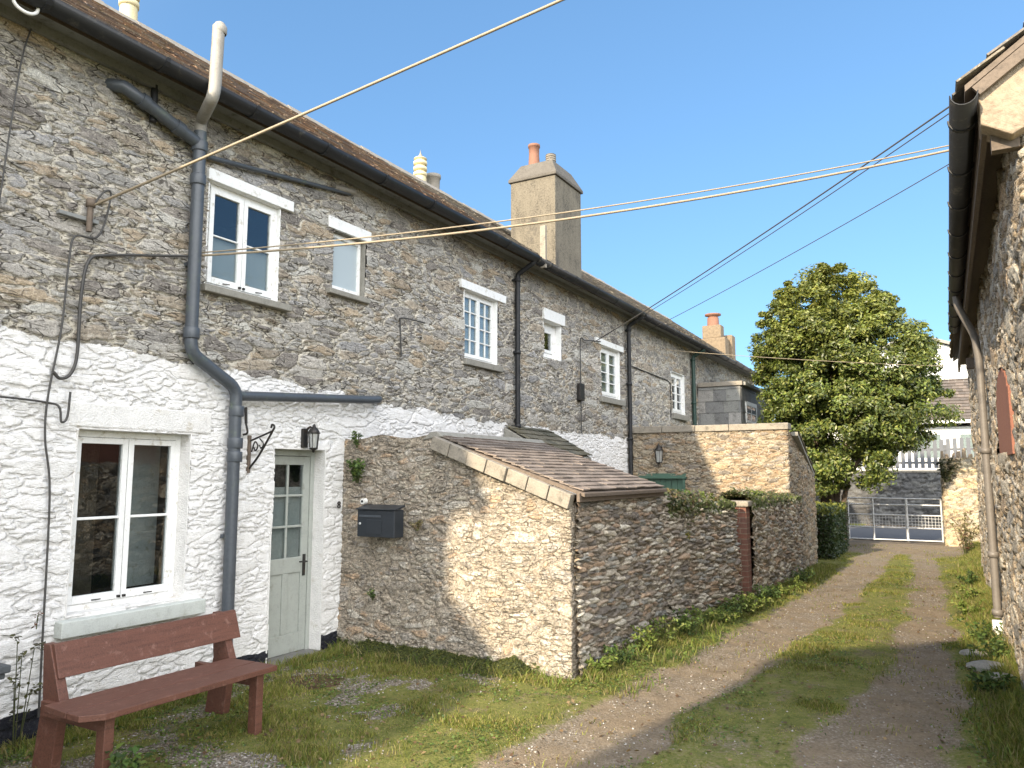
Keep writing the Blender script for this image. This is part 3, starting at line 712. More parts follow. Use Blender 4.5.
dr.box((xi + .012, a + .085, .20), (xo - .014, mid - .035, .78)).box((xi + .012, mid + .035, .20), (xo - .014, c_ - .085, .78))
gb, gt = .93, zt - .085
dr.box((xi + .006, mid - .011, gb), (xo - .004, mid + .011, gt))
for q in (1, 2): 
    z = gb + (gt - gb) * q / 3
    dr.box((xi + .006, a + .085, z - .011), (xo - .004, mid - .011, z + .011)).box((xi + .006, mid + .011, z - .011), (xo - .004, c_ - .085, z + .011))
door = dr.build('door', M['sage'], c1, .004)
MB().box((xi + .018, a + .08, gb - .003), (xi + .023, c_ - .08, gt + .003)).build('glazing', M['glass'], door)
MB().box((xi - .02, a + .06, gb - .02), (xi - .012, c_ - .06, gt - .22)).build('curtain', M['net'], door)
MB().box((xo, c_ - .065, .74), (xo + .008, c_ - .03, .95)).tube([(xo + .008, c_ - .047, .88), (xo + .05, c_ - .047, .88), (xo + .05, c_ - .15, .885)], .008, 8).build('handle', M['iron'], door)
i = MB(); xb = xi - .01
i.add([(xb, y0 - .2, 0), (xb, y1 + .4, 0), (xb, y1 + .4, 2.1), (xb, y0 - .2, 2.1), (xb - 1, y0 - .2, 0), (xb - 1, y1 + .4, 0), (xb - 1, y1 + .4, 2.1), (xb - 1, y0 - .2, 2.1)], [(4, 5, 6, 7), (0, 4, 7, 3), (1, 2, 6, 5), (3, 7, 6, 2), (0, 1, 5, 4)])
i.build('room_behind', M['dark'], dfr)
MB().box((xd - .05, y0 + .002, -.12), (D + .10, y1 - .002, .012)).build('doorstep', M['doorstep'], c1, .01)
# soil pipe, with branches and pale vent
sp = MB(); X = -5.44
sp.tube(round_path([(X, 4.13, 4.68), (X, 4.14, 2.76), (X, 4.63, 2.50), (X, 4.64, -.05)], .09), .054, 14)
pipe = sp.build('soil_pipe', M['pipe'], c1)
cl = MB()
for (y, z) in ((4.13, 4.55), (4.13, 4.25), (4.14, 2.92), (4.64, 2.30), (4.64, 1.9), (4.64, 2.02)): cl.cut(); cl.lathe((X, y, z), [(.0, -.045), (.064, -.045), (.066, -.04), (.066, .04), (.064, .045), (0, .045)], 16)
cl.build_split('pipe_collar', M['pipe'], pipe)
cl = MB(); cl.cut(); cl.box((D, 4.10, 3.5), (X - .05, 4.16, 3.53)); cl.cut(); cl.box((D, 4.6, 1.2), (X - .05, 4.68, 1.23)); cl.build_split('pipe_bracket', M['pipe'], pipe)
MB().tube(round_path([(X, 4.66, 2.44), (X, 6.50, 2.56), (X, 6.60, 2.575), (D - .02, 6.62, 2.575)], .05), .044, 12).lathe((X, 4.95, 2.46), [(.0, -.001), (.001, 0)], 8).build('branch_pipe', M['pipe'], pipe)
MB().tube([(X, 4.13, 4.57), (X, 3.55, 4.73), (X, 3.42, 4.765), (D - .05, 3.36, 4.80)], .052, 12).tube([(X, 3.62, 4.712), (X, 3.56, 4.728)], .062, 12).tube([(X, 3.95, 4.62), (X, 3.88, 4.64)], .062, 12).build('upper_branch', M['pipe'], pipe)
XV = -5.05
MB().tube(round_path([(X, 4.13, 4.68), (X, 4.13, 4.78), (XV, 3.93, 4.80), (XV, 3.95, 4.90), (XV, 3.96, 5.44)], .06), .050, 14).lathe((XV, 3.97, 5.44), [(.052, -.06), (.058, -.05), (.058, 0), (.05, .01), (.04, .03), (0.02, .045), (0, .045)], 14).build('vent_pipe', M['palepipe'], pipe)
MB().tube([(-5.50, 3.72, 4.62), (-5.50, 3.72, 4.93)], .028, 10).build('waste_pipe', M['black'], c1)
MB().tube([(-5.50, 4.25, 4.52), (-5.50, 6.0, 4.77), (-5.50, 6.1, 4.79)], .022, 10).build('overflow_pipe', M['pipe'], c1)
MB().tube([(-5.50, 5.85, 4.78), (-5.48, 6.14, 4.82)], .03, 10).build('pipe_stub', M['palepipe'], c1)
def downpipe(root, y, zb, zt, r=.038, mat='black', x=-5.47, name='downpipe'):
    o = MB().tube(round_path([(EX + .045, y, zt + .06), (EX + .045, y, zt - .02), (x, y, zt - .16), (x, y, zb)], .05), r, 12).build(name, M[mat], root)
    k = MB(); z = zt - .25
    while z > zb: k.cut(); k.lathe((x, y, z), [(0, -.03), (r + .009, -.03), (r + .009, .03), (0, .03)], 12).box((D, y - .05, z - .015), (x, y + .05, z + .015)); z -= 1.1
    k.build_split('pipe_collar', M[mat], o); return o
downpipe(c1, 9.80, 1.95, 4.9)
# chimneys behind the ridge of the near cottage
def pot(root, x, y, z, h, r, mat, vents=0, name='chimney_pot'):
    pr = [(r * .75, 0), (r * 1.05, .0), (r * 1.0, .06), (r * .86, h * .62), (r * .86, h * .64)]
    if vents:
        zz = h * .64
        for k in range(vents): st = (h * .34) / vents; pr += [(r * .98, zz), (r * .98, zz + st * .55), (r * .68, zz + st * .6), (r * .68, zz + st)]; zz += st
        pr += [(r * .98, h * .985), (r * .9, h), (r * .4, h * 1.02), (0, h * 1.02)]
    else: pr += [(r * .9, h * .9), (r * 1.02, h * .91), (r * 1.02, h), (r * .8, h), (r * .75, h * .8), (0, h * .8)]
    return MB().lathe((x, y, z), pr, 20).build(name, M[mat], root)
def stack(root, x0, x1, y0, y1, z0, z1, mat='render', capm='rendercap', shoulders=.3):
    s = MB().box((x0, y0, z0), (x1, y1, z1)).build('chimney', M[mat], root, .015)
    k = MB(); a = .035
    k.add([(x0 - a, y0 - a, z1), (x1 + a, y0 - a, z1), (x1 + a, y1 + a, z1), (x0 - a, y1 + a, z1),
           (x0 - a, y0 - a, z1 + .05), (x1 + a, y0 - a, z1 + .05), (x1 + a, y1 + a, z1 + .05), (x0 - a, y1 + a, z1 + .05),
           (x0 + .13, y0 + .15, z1 + shoulders), (x1 - .13, y0 + .15, z1 + shoulders), (x1 - .13, y1 - .15, z1 + shoulders), (x0 + .13, y1 - .15, z1 + shoulders)],
          [(3, 2, 1, 0), (0, 1, 5, 4), (1, 2, 6, 5), (2, 3, 7, 6), (3, 0, 4, 7), (4, 5, 9, 8), (5, 6, 10, 9), (6, 7, 11, 10), (7, 4, 8, 11), (8, 9, 10, 11)])
    k.build('chimney_cap', M[capm], s, .012)
    return s
s = stack(c1, -9.35, -8.65, 4.8, 6.2, 5.5, 6.9, 'render'); pot(s, -8.95, 5.62, 7.1, 1.1, .125, 'cream_pot', 3)
s = stack(c1, -9.35, -8.75, 11.0, 12.9, 5.5, 7.05, 'render'); 
p_ = pot(s, -9.0, 12.05, 7.1, 1.05, .14, 'cream_pot', 3); MB().lathe((-9.0, 12.05, 8.15), [(.07, 0), (.012, .12), (0, .2)], 10).build('pot_finial', M['dull_pot'], s)
pot(s, -9.0, 12.5, 7.15, .80, .16, 'dull_pot', 0)
# ceramic insulator hooks at the top left of the eave
MB().tube(smooth_path([(-5.2, 2.47, 5.0), (-5.2, 2.47, 4.86), (-5.19, 2.55, 4.82), (-5.2, 2.62, 4.87), (-5.2, 2.62, 4.98)], 5), .012, 8).lathe((-5.2, 2.47, 4.93), [(0, 0), (.035, 0), (.04, .05), (.03, .07), (.04, .09), (.03, .13), (0, .13)], 12).lathe((-5.2, 2.63, 4.93), [(0, 0), (.035, 0), (.04, .05), (.03, .07), (.04, .09), (.03, .13), (0, .13)], 12).build('insulator', M['ceramic'], c1)

# --- middle cottage
c2 = empty('terraced_cottage', (D, 12, 0), 'middle stone cottage of the terrace, under the big rendered chimney beside the gutter', 'house', 'cottages of the stone terrace')
fac_piece('wall', 9.87, 14.5, .015, 101, c2)
terrace_shell(c2, 9.87, 14.5, 5, PAL_ROOF2)
gutter(c2, EX + .06, 9.88, 14.5, 4.965)
window(c2, 'E', .10, 1, 1, 1, lin=(10.74, 11.52, 4.235, 4.42), fr=.12, stile=.04, reveal='white')
window(c2, 'F', .05, 2, 4, 1, lin=(12.85, 14.22, 4.16, 4.27), sill=(13.0, 14.2, 3.08, 3.185, .08), blind=(13.19, 14.0, 3.25, 4.09, 'net'), fr=.05, stile=.05, bar=.02)
downpipe(c2, 14.42, 1.6, 4.9, .042)
s = stack(c2, -6.62, -5.72, 11.6, 12.7, 4.9, 7.0, 'render', 'rendercap', .36)
pot(s, -6.32, 11.95, 7.3, .50, .11, 'terracotta'); pot(s, -6.1, 12.2, 7.3, .36, .10, 'dull_pot', 3)
MB().prism([(-5.70, 11.55, 5.06), (-5.70, 12.75, 5.06), (-5.95, 12.75, 5.22), (-5.95, 11.55, 5.22)], (.03, 0, .03)).build('lead_flashing', M['slatesill'], s)
MB().tube([(-6.7, 13.4, 5.6), (-6.7, 13.4, 6.75)], .012, 6).tube([(-6.9, 13.3, 6.7), (-6.45, 13.5, 6.7)], .006, 5).tube([(-6.8, 13.2, 6.7), (-6.8, 13.5, 6.72)], .004, 4).tube([(-6.7, 13.2, 6.7), (-6.7, 13.6, 6.74)], .004, 4).tube([(-6.6, 13.2, 6.72), (-6.6, 13.6, 6.7)], .004, 4).tube([(-6.7, 13.3, 6.5), (-6.3, 13.5, 6.55)], .004, 4).build('tv_aerial', M['aerial'], c2)
MB().beam((-5.16, 10.05, 4.86), (-5.16, 10.05, 5.52), .05, .09, up=(1, 0, 0)).build('barge_end', M['slab'], c2)
MB().box((-5.535, 12.0, 3.02), (-5.46, 12.2, 3.32)).build('cable_box', M['iron'], c2, .01)
# --- far cottages
c3 = empty('terraced_cottage', (D, 20, 0), 'far stone cottage at the end of the terrace, behind the slate-hung box dormer', 'house', 'cottages of the stone terrace')
fac_piece('wall', 14.5, 26.4, .021, 101, c3)
terrace_shell(c3, 14.5, 26.6, 8, PAL_ROOF2)
gutter(c3, EX + .06, 14.5, 26.7, 4.955)
window(c3, 'G', .05, 2, 4, 1, sill=(17.3, 18.5, 3.04, 3.165, .08), fr=.06, stile=.05, bar=.025)
downpipe(c3, 18.95, 2.5, 4.88, .05, 'greenpipe')
MB().prism([(D - .3, 26.4, -.1), (D, 26.4, -.1), (D, 26.4, 4.95), (RX, 26.4, 7.2), (-11.4, 26.4, 5.0), (-11.4, 26.4, -.1)], (0, .05, 0)).build('gable_wall', M['stackstone'], c3)
s = MB().box((-7.05, 25.3, 5.0), (-6.2, 25.8, 6.3)).box((-6.98, 25.35, 6.3), (-6.35, 25.8, 6.75)).build('chimney', M['stackstone'], c3, .03)
MB().box((-6.9, 25.85, 5.0), (-6.1, 26.3, 6.45)).build('rear_shaft', M['stackstone'], s, .03)
MB().lathe((-6.65, 25.55, 6.72), [(.2, 0), (.19, .3), (.16, .32), (.16, .36), (.27, .38), (.27, .43), (.05, .47), (0, .47)], 16).build('chimney_pot', M['terracotta'], s)
MB().prism([(-6.2, 25.2, 5.05), (-6.15, 25.2, 5.35), (-6.9, 25.2, 5.85), (-7.2, 25.2, 5.75)], (0, .08, 0)).build('mortar_fillet', M['kneeler'], s)
# loose conduits on the far wall
MB().tube([(-5.52, 14.7, 3.95), (-5.52, 17.0, 3.9), (-5.52, 17.2, 3.85), (-5.52, 17.2, 3.0)], .014, 5).build('conduit', M['darkcable'], c3)

# --- slate hung box on the outbuilding roof
an = empty('slate_hung_dormer', (-5, 20.7, 2.9), 'box-shaped first-floor extension hung with grey slates above the flat-topped outbuilding', 'extension')
PAL_HUNG = [(.20, .20, .19), (.24, .24, .22), (.17, .17, .165), (.28, .27, .25)]
AX0, AX1, AY0, AY1 = -5.52, -4.44, 19.5, 22.9
MB().box((AX0, AY0, 2.0), (AX1, AY1, 3.98)).build('core_wall', M['slab'], an)
slates('slate_cladding', (AX0, AY0 - .01, 2.1), (1, 0, 0), (0, 0, 1), (0, -1, 0), AX1 - AX0, 1.85, .40, .30, PAL_HUNG, M['shedslate'], an, seed=3, lift=.02, ragged=.002)
slates('side_cladding', (AX1 + .01, AY0, 2.1), (0, 1, 0), (0, 0, 1), (1, 0, 0), AY1 - AY0, 1.85, .40, .30, [(.09, .09, .085), (.12, .12, .11)], M['shedslate'], an, seed=4, lift=.02, ragged=.002)
MB().box((AX0, AY0 - .06, 3.98), (AX1 + .06, AY0 + .05, 4.09)).build('coping', M['slab'], an, .01)
MB().prism([(AX0, AY0 + .05, 3.99), (AX1 + .12, AY0 + .05, 3.99), (AX1 + .12, AY0 + .05, 4.07), (AX0, AY0 + .05, 4.12)], (0, AY1 - AY0 + .05, 0)).build('flat_roof', M['slatesill'], an)
window(an, 'x', -.035, 1, 2, 2, X0=AX1, op=(19.85, 21.2, 3.0, 3.62), fr=.06, stile=.05, interior=False)

# ================================================================== lean-to store and the lane walls
lt = empty('lean_to_store', (-4.2, 7.3, 0), 'low rubble lean-to store with brown slate roof, sunlit side wall carrying the black letter box', 'shed')
def lttop(u):
    x = -5.6 + u
    if x < -4.38: return 2.13 - .02 * math.sin(x * 9)
    if x < -2.90: return 2.04 + (1.50 - 2.04) * (x + 4.38) / 1.48
    return 1.50
def ltmoss(U, V, P):
    m = .75 * (1 - sstep(P[..., 2], .02, .22)) * (P[..., 0] < -3.2)
    return m + .42 * sstep(P[..., 2], 1.9, 2.15) * (P[..., 0] < -4.3)
masonry('wall', [(-5.6, 6.15), (-2.90, 6.15), (-2.86, 8.62)], 2.2, .010, .11, .055, PAL_CRUST, 210, relief=.009, top=lttop, mat=[M['limed']], parent=lt, moss=ltmoss, e0=.5, wt=.8, wp=4, warp=.14, lump=.035, bright=1.2, batter=.012)
# a darker, opener face looks on to the lane
masonry('lane_face', [(-2.868, 6.20), (-2.845, 8.64)], 1.5, .0095, .17, .036, PAL_DARK, 215, relief=.034, bright=1.6, mat=M['lane'], parent=lt, e0=.35, wt=.5, warp=.05, lump=.03, tilt=.6, batter=.01)
# roof
RTX, RTZ, RBX, RBZ = -4.38, 2.135, -2.80, 1.60
sdir = Vector((RTX - RBX, 0, RTZ - RBZ)); SL = sdir.length; sdir.normalize(); ndir = Vector((-sdir.z, 0, sdir.x)); ndir = ndir if ndir.z > 0 else -ndir
PAL_TILE = [(.185, .15, .125), (.20, .165, .138), (.17, .14, .118), (.215, .178, .15)]
RY0, RY1 = 6.20, 8.42
MB().prism([(RTX, RY0 - .04, RTZ - .02), (RBX + .03, RY0 - .04, RBZ - .02), (RBX + .03, RY0 - .04, RBZ - .05), (RTX, RY0 - .04, RTZ - .06)], (0, RY1 - RY0 + .04, 0)).build('roof_deck', M['board'], lt)
slates('roof', (RBX, RY0, RBZ), (0, 1, 0), sdir, ndir, RY1 - RY0, SL, .24, .105, PAL_TILE, M['shedslate'], lt, seed=12, lift=.015, ragged=.005)
MB().prism([(RTX + .09, RY0 - .03, RTZ - .02), (RTX + .02, RY0 - .03, RTZ + .035), (RTX - .06, RY0 - .03, RTZ + .03), (RTX - .16, RY0 - .03, RTZ - .05)], (0, RY1 - RY0 + .04, 0)).build('ridge_capping', M['slatesill'], lt, .01)
MB().box((-2.835, 6.13, 1.505), (-2.805, RY1, 1.585)).build('fascia', M['board'], lt, .004)
# verge slabs stepping down the sunlit wall head
sd2 = (Vector((-2.86, 0, 1.565)) - Vector((-4.36, 0, 2.12))); n = 7; rs = random.Random(2)
for k in range(n):
    t0, t1 = k / n, (k + 1) / n - .008
    a = Vector((-4.36, 0, 2.12)) + sd2 * t0; e = Vector((-4.36, 0, 2.12)) + sd2 * t1; j = rs.uniform(-.012, .012); hgt = .125
    q = Vector((-hgt * .30, 0, -hgt))
    MB().prism([(a.x, 6.09 + j, a.z), (e.x, 6.09 + j, e.z), (e.x + q.x, 6.09 + j, e.z + q.z), (a.x + q.x, 6.09 + j, a.z + q.z)], (0, .10, 0)).build('verge_slab', M['slab'], lt, .006)
MB().prism([(-5.5, 6.2, -.1), (-4.4, 6.2, -.1), (-2.92, 6.2, -.1), (-2.92, 6.2, 1.5), (-4.4, 6.2, 2.04), (-5.5, 6.2, 2.04)], (0, .25, 0)).box((-3.15, 6.45, -.1), (-2.93, 8.6, 1.5)).box((-5.5, 8.4, -.1), (-3.15, 8.6, 1.5)).build('wall_core', M['board'], lt)
# scrap of mossy slate roof behind the store
mr = empty('porch_roof', (-5.1, 10.4, 2.0), 'small mossy slate porch roof against the white-painted wall behind the store', 'porch roof')
slates('slate_covering', (-4.75, 9.5, 2.02), (0, 1, 0), (-.75, 0, .42), (.42, 0, .75), 1.35, .86, .22, .15, [(.10, .09, .06), (.13, .12, .09), (.08, .08, .06)], M['slate'], mr, seed=6)
MB().prism([(-5.52, 9.48, 1.9), (-4.78, 9.48, 1.9), (-4.75, 9.48, 2.0), (-5.52, 9.48, 2.42)], (0, 1.35, 0)).build('porch_cheek', M['slatesill'], mr, .01)
MB().prism([(-5.5, 10.9, 2.18), (-5.5, 14.2, 1.72), (-5.5, 14.2, 1.66), (-5.5, 10.9, 2.10)], (.10, 0, 0)).build('lead_edge', M['slatesill'], mr)

def lanemoss(U, V, P): return .75 * sstep(P[..., 2], 1.05, 1.35) + .55 * (1 - sstep(P[..., 2], .0, .3))
gw = masonry('garden_wall', [(-2.845, 8.60), (-2.66, 9.6), (-2.50, 10.52), (-2.60, 10.60), (-2.85, 10.62)], 1.4, .012, .17, .040, PAL_DARK, 230, relief=.042, bright=1.6, cap=.42, top=lambda u: 1.43 - .05 * u, hjit=.05, mat=M['lane'], moss=lanemoss, e0=.35, wt=.5, tilt=.6, lump=.05)
tag(gw, 'dark rubble garden wall with mossy top running from the store to the brick pier', 'wall')
gw2 = masonry('garden_wall', [(-2.42, 10.98), (-2.38, 12.0), (-2.31, 14.55)], 1.4, .016, .17, .045, PAL_DARK, 240, relief=.034, bright=1.6, cap=.42, top=lambda u: 1.40 - .03 * u, hjit=.05, mat=M['lane'], moss=lanemoss, e0=.35, wt=.5, tilt=.6, lump=.05)
tag(gw2, 'short ivy-topped rubble garden wall between the brick pier and the outbuilding', 'wall')
bp = empty('gate_pier', (-2.5, 10.8, 0), 'slim red brick pier beside the narrow wooden side gate in the garden wall', 'pier')
MB().box((-2.72, 10.80, -.05), (-2.44, 11.02, 1.30)).build('brick_shaft', M['brick'], bp, .006)
MB().box((-2.76, 10.76, 1.30), (-2.40, 11.06, 1.38)).build('cap_stone', M['slab'], bp, .02)
sg = empty('side_gate', (-2.62, 10.7, 0), 'narrow weathered wooden gate between the rubble wall and the brick pier', 'gate')
for y, z in ((10.62, 1.2), (10.705, 1.18)): MB().box((-2.66, y, .05), (-2.63, y + .08, z)).build('gate_board', M['board'], sg, .004)
MB().box((-2.63, 10.62, .9), (-2.605, 10.79, .98)).build('gate_rail', M['board'], sg, .004)
MB().box((-2.75, 10.55, -.05), (-2.30, 10.98, .05)).build('threshold', M['slab'], sg, .02)

# ================================================================== outbuilding with the green door
ob = empty('outbuilding', (-3.9, 14.4, 0), 'flat-topped warm rubble outbuilding with green boarded door and coping stones', 'outbuilding')
OY = 14.5
def obtop(u): return 2.56 if u < 3.12 else 2.56 - (u - 3.12) * .42
def obkeep(U, V, P): return ~((P[..., 0] > -5.34) & (P[..., 0] < -4.40) & (P[..., 2] < 1.72) & (P[..., 1] < OY + .1))
masonry('wall', [(-5.6, OY), (-2.50, OY), (-2.36, 16.5), (-2.6, 16.55), (-5.5, 16.55)], 2.6, .016, .20, .055, PAL_WARM, 310, bright=.82, relief=.022, top=obtop, keep=obkeep, mat=M['warm'], parent=ob, wt=.5, warp=.06)
rs = random.Random(8); x = -5.55; 
while x < -2.6:
    w_ = rs.uniform(.6, 1.1); x1 = x + w_ if x + w_ < -2.9 else -2.46; MB().box((x, OY - .05, 2.555), (x1 - .008, OY + .30, 2.68 + rs.uniform(-.006, .006))).build('coping_stone', M['slab'], ob, .012); x = x1
MB().prism([(-5.5, OY + .3, 2.52), (-5.5, OY + .3, 2.45), (-5.5, 16.62, 1.70), (-5.5, 16.62, 1.76)], (3.14, 0, 0)).build('roof', M['slatesill'], ob)
slates('roof_slates', (-5.5, 16.64, 1.765), (1, 0, 0), (0, -1.82, .76), (0, .76, 1.82), 3.16, 1.95, .25, .2, PAL_ROOF2, M['slate'], ob, seed=31)
dd = MB()
for k in range(7): dd.box((-5.27 + k * .115, OY + .07, 0), (-5.27 + (k + 1) * .115 - .006, OY + .10, 1.66))
dg = dd.build('door', M['green'], ob, .003)
MB().box((-5.38, OY - .02, 1.66), (-4.38, OY + .12, 1.76)).box((-5.34, OY + .0, 0), (-5.27, OY + .12, 1.66)).box((-4.46, OY + .0, 0), (-4.41, OY + .12, 1.66)).build('door_frame', M['green'], ob, .004)

# ================================================================== barn on the right
bn = empty('stone_barn', (2.5, 10, 0), 'tall sunlit rubble barn right of the lane with black gutter and faded red arched shutter', 'barn')
BX, BY0, BY1, BE = .45, 4.75, 16.0, 3.78
def barnkeep(U, V, P):
    y, z = P[..., 1], P[..., 2]
    arch = (np.abs(y - 7.6) < .80) & (z > 1.92) & (z < 2.28 + .34 * np.sqrt(np.clip(1 - ((y - 7.6) / .80) ** 2, 0, 1)))
    return ~(arch & (P[..., 0] < .7))
def barntop(u): return BE if u < 11.25 else BE + min(u - 11.25, 3.2) * .72
masonry('wall', [(BX, BY1), (BX, BY0), (5.0, BY0)], 6.2, .016, .20, .062, PAL_BARN, 410, relief=.024, bright=1.35, top=barntop, keep=barnkeep, mat=M['warm'], parent=bn, wt=1.1, wp=6, warp=.06, lump=.05)
MB().prism([(BX + .12, BY0 + .1, -.1), (6.6, BY0 + .1, -.1), (6.6, BY0 + .1, BE), (3.6, BY0 + .1, BE + 2.2), (BX + .12, BY0 + .1, BE)], (0, BY1 - BY0 - .12, 0)).build('wall_core', M['roomwall'], bn)
sh = MB()
for k in range(12):
    y = 6.8 + k * .1333; yc = y + .067; zt = 2.28 + .34 * math.sqrt(max(0, 1 - ((yc - 7.6) / .80) ** 2))
    sh.box((BX - .022, y, 1.9), (BX + .02, y + .131, zt))
sh.build('arched_shutter', M['reddoor'], bn, .002)
ex, ez = .20, 3.84
k_ = .72; rd_ = Vector((1, 0, k_)).normalized(); nn = Vector((-rd_.z, 0, rd_.x))
MB().prism([(ex, BY0 - .14, ez), (3.6, BY0 - .14, ez + 3.4 * k_), (3.6, BY0 - .14, ez + 3.4 * k_ - .05), (ex, BY0 - .14, ez - .035)], (0, BY1 - BY0 + .3, 0)).build('roof_deck', M['board'], bn)
slates('roof', (ex - .03, BY0 - .16, ez + .0), (0, 1, 0), rd_, nn, BY1 - BY0 + .35, 4.2, .25, .2, PAL_ROOF2, M['slate'], bn, seed=44, lift=.03)
MB().prism([(3.6, BY0 - .14, ez + 3.4 * k_), (7.0, BY0 - .14, ez), (7.0, BY0 - .14, ez - .05), (3.6, BY0 - .14, ez + 3.4 * k_ - .05)], (0, BY1 - BY0 + .3, 0)).build('far_roof', M['slatesill'], bn)
MB().beam((ex + .05, BY0 - .13, ez - .045), (3.6, BY0 - .13, ez + 3.35 * k_ - .045), .03, .06, up=(0, 0, 1)).build('barge_board', M['board'], bn)
MB().prism([(.262, BY0 - .10, 3.62), (.262, BY0 - .10, 3.80), (1.6, BY0 - .10, 4.76), (1.6, BY0 - .10, 4.30), (.47, BY0 - .10, 3.57), (.40, BY0 - .10, 3.535)], (0, .22, 0)).build('kneeler_stone', M['kneeler'], bn, .01)
MB().box((.27, BY0 + .02, 3.60), (.30, BY1 + .1, 3.76)).box((.30, BY0 + .02, 3.735), (.46, BY1 + .1, 3.755)).build('fascia', M['board'], bn)
MB().box((.31, BY0 + .0, 3.50), (.44, BY0 + .07, 3.60)).build('rafter_end', M['board'], bn)
MB().box((.32, 12.6, 3.25), (.45, 12.75, 3.40)).build('timber_stub', M['board'], bn)
# the gutter is joined in lengths
gutter(bn, .19, BY0 - .22, 12.2, 3.765, r=.068, brk=.75)
MB().tube(round_path([(.19, 9.6, 3.70), (.20, 9.6, 3.58), (.345, 9.7, 3.25), (.37, 9.72, 2.95), (.37, 9.72, .25)], .08), .038, 12).build('downpipe', M['brownpipe'], bn)
for z in (2.0, .9, .3): MB().lathe((.37, 9.72, z), [(0, -.03), (.052, -.03), (.052, .03), (0, .03)], 12).build('pipe_collar', M['brownpipe'], bn)
MB().lathe((.37, 9.72, .14), [(0, -.1), (.06, -.1), (.055, .08), (0, .08)], 12).build('pipe_shoe', M['ceramic'], bn)

# ================================================================== cottage behind the viewpoint (its shadow lies across the lane)
nb = empty('neighbouring_cottage', (-1.8, -4, 0), 'tall narrow stone cottage standing behind the viewpoint, shading the lane', 'house')
prof = [(-3.2, -.1), (-.9, -.1), (-.9, 4.05), (-2.05, 5.25), (-3.2, 4.4)]
MB().prism([(x, -7.0, z) for x, z in prof], (0, 5.5, 0)).build('wall', M['stackstone'], nb)
MB().prism([(-2.05, -7.1, 5.36), (-.78, -7.1, 4.0), (-.78, -7.1, 3.92), (-2.05, -7.1, 5.26), (-3.3, -7.1, 4.30), (-3.3, -7.1, 4.38)], (0, 5.62, 0)).build('roof', M['slatesill'], nb)
MB().box((-2.4, -1.52, 1), (-1.7, -1.46, 2.1)).build('window', M['white'], nb)
eh = empty('end_cottage', (-6, -3, 0), 'low cottage with long sloping roof ending the terrace behind the viewpoint', 'house')
MB().prism([(x, -4.8, z) for x, z in ((-11, -.1), (-4.6, -.1), (-4.6, 3.05), (-5.4, 3.95), (-8.2, 5.6), (-11, 4))], (0, 3.4, 0)).build('wall', M['stackstone'], eh)
MB().prism([(x, -4.9, z) for x, z in ((-4.5, 3.0), (-5.4, 4.0), (-8.2, 5.65), (-11.1, 3.95), (-11.1, 4.05), (-8.2, 5.75), (-5.4, 4.1), (-4.45, 3.07))], (0, 3.45, 0)).build('roof', M['slatesill'], eh)

# ================================================================== beyond the gate
rw = masonry('retaining_wall', [(-9, 30), (6, 30)], 1.85, .04, .30, .09, np.array([(.07, .07, .07), (.10, .10, .10), (.05, .05, .05), (.13, .13, .125)]), 510, relief=.04, mat=M['greywall'])  # stone tones darkened to put more shade on this wall
tag(rw, 'long grey rubble retaining wall across the road, carrying the pale board fence', 'wall')
MB().box((-9, 30.06, -.1), (6, 30.5, 1.80)).build('wall_core', M['slab'], rw)
MB().box((-9, 29.95, 1.80), (6, 30.5, 1.88)).build('coping', M['slab'], rw, .01)
fe = empty('board_fence', (-1.5, 30.2, 1.88), 'pale grey vertical board fence on the retaining wall', 'fence')
fb = MB(); x = -4.0; 
while x < 3: fb.box((x, 30.17, 1.95), (x + .12, 30.2, 2.95 + .03 * math.sin(x * 3))); x += .20
fb.build('boards', M['fence'], fe)
for z in (2.1, 2.55): MB().box((-4, 30.2, z), (3, 30.25, z + .08)).build('rail', M['fence'], fe)
for x in (-3.9, -2, -.1, 1.8): MB().box((x, 30.22, 1.9), (x + .1, 30.32, 2.75)).build('post', M['fence'], fe)
h1 = empty('bungalow', (1, 38, 0), 'white bungalow with brown tiled roof behind the board fence', 'house')
MB().box((-6, 36.5, -.1), (7, 41, 3.7)).build('wall', M['whitewall'], h1)
slates('roof', (-6.4, 36.1, 3.95), (1, 0, 0), (0, 3, 2.15), (0, -2.15, 3), 13.8, 3.4, .3, .25, [(.115, .095, .08), (.135, .11, .092), (.10, .085, .073)], M['shedslate'], h1, seed=77, lift=.04)
MB().prism([(-6.3, 36.15, 3.9), (-6.3, 38.8, 5.8), (-6.3, 41.5, 3.9)], (13.6, 0, 0)).build('roof_deck', M['board'], h1)
MB().box((-6.5, 36.0, 3.82), (7.5, 36.12, 3.95)).build('gutter', M['white'], h1)
for x in (-1.2, .45): 
    wn = MB().box((x, 36.44, 2.35), (x + 1.1, 36.50, 3.45)).build('window', M['white'], h1); MB().box((x + .07, 36.42, 2.42), (x + .52, 36.435, 3.38)).box((x + .58, 36.42, 2.42), (x + 1.03, 36.435, 3.38)).build('pane', M['glass'], wn)
h2_ = empty('gabled_house', (0, 46, 0), 'taller white rendered gable end rising behind the tiled roof', 'house')
MB().prism([(-8, 45, -.1), (6, 45, -.1), (6, 45, 6.2), (-1.2, 45, 8.95), (-8, 45, 6.2)], (0, 8, 0)).build('wall', M['whitewall'], h2_)
MB().prism([(6.3, 44.7, 6.15), (-1.2, 44.7, 9.0), (-8.3, 44.7, 6.15), (-8.3, 44.7, 6.3), (-1.2, 44.7, 9.15), (6.3, 44.7, 6.3)], (0, 8.4, 0)).build('roof', M['slatesill'], h2_)

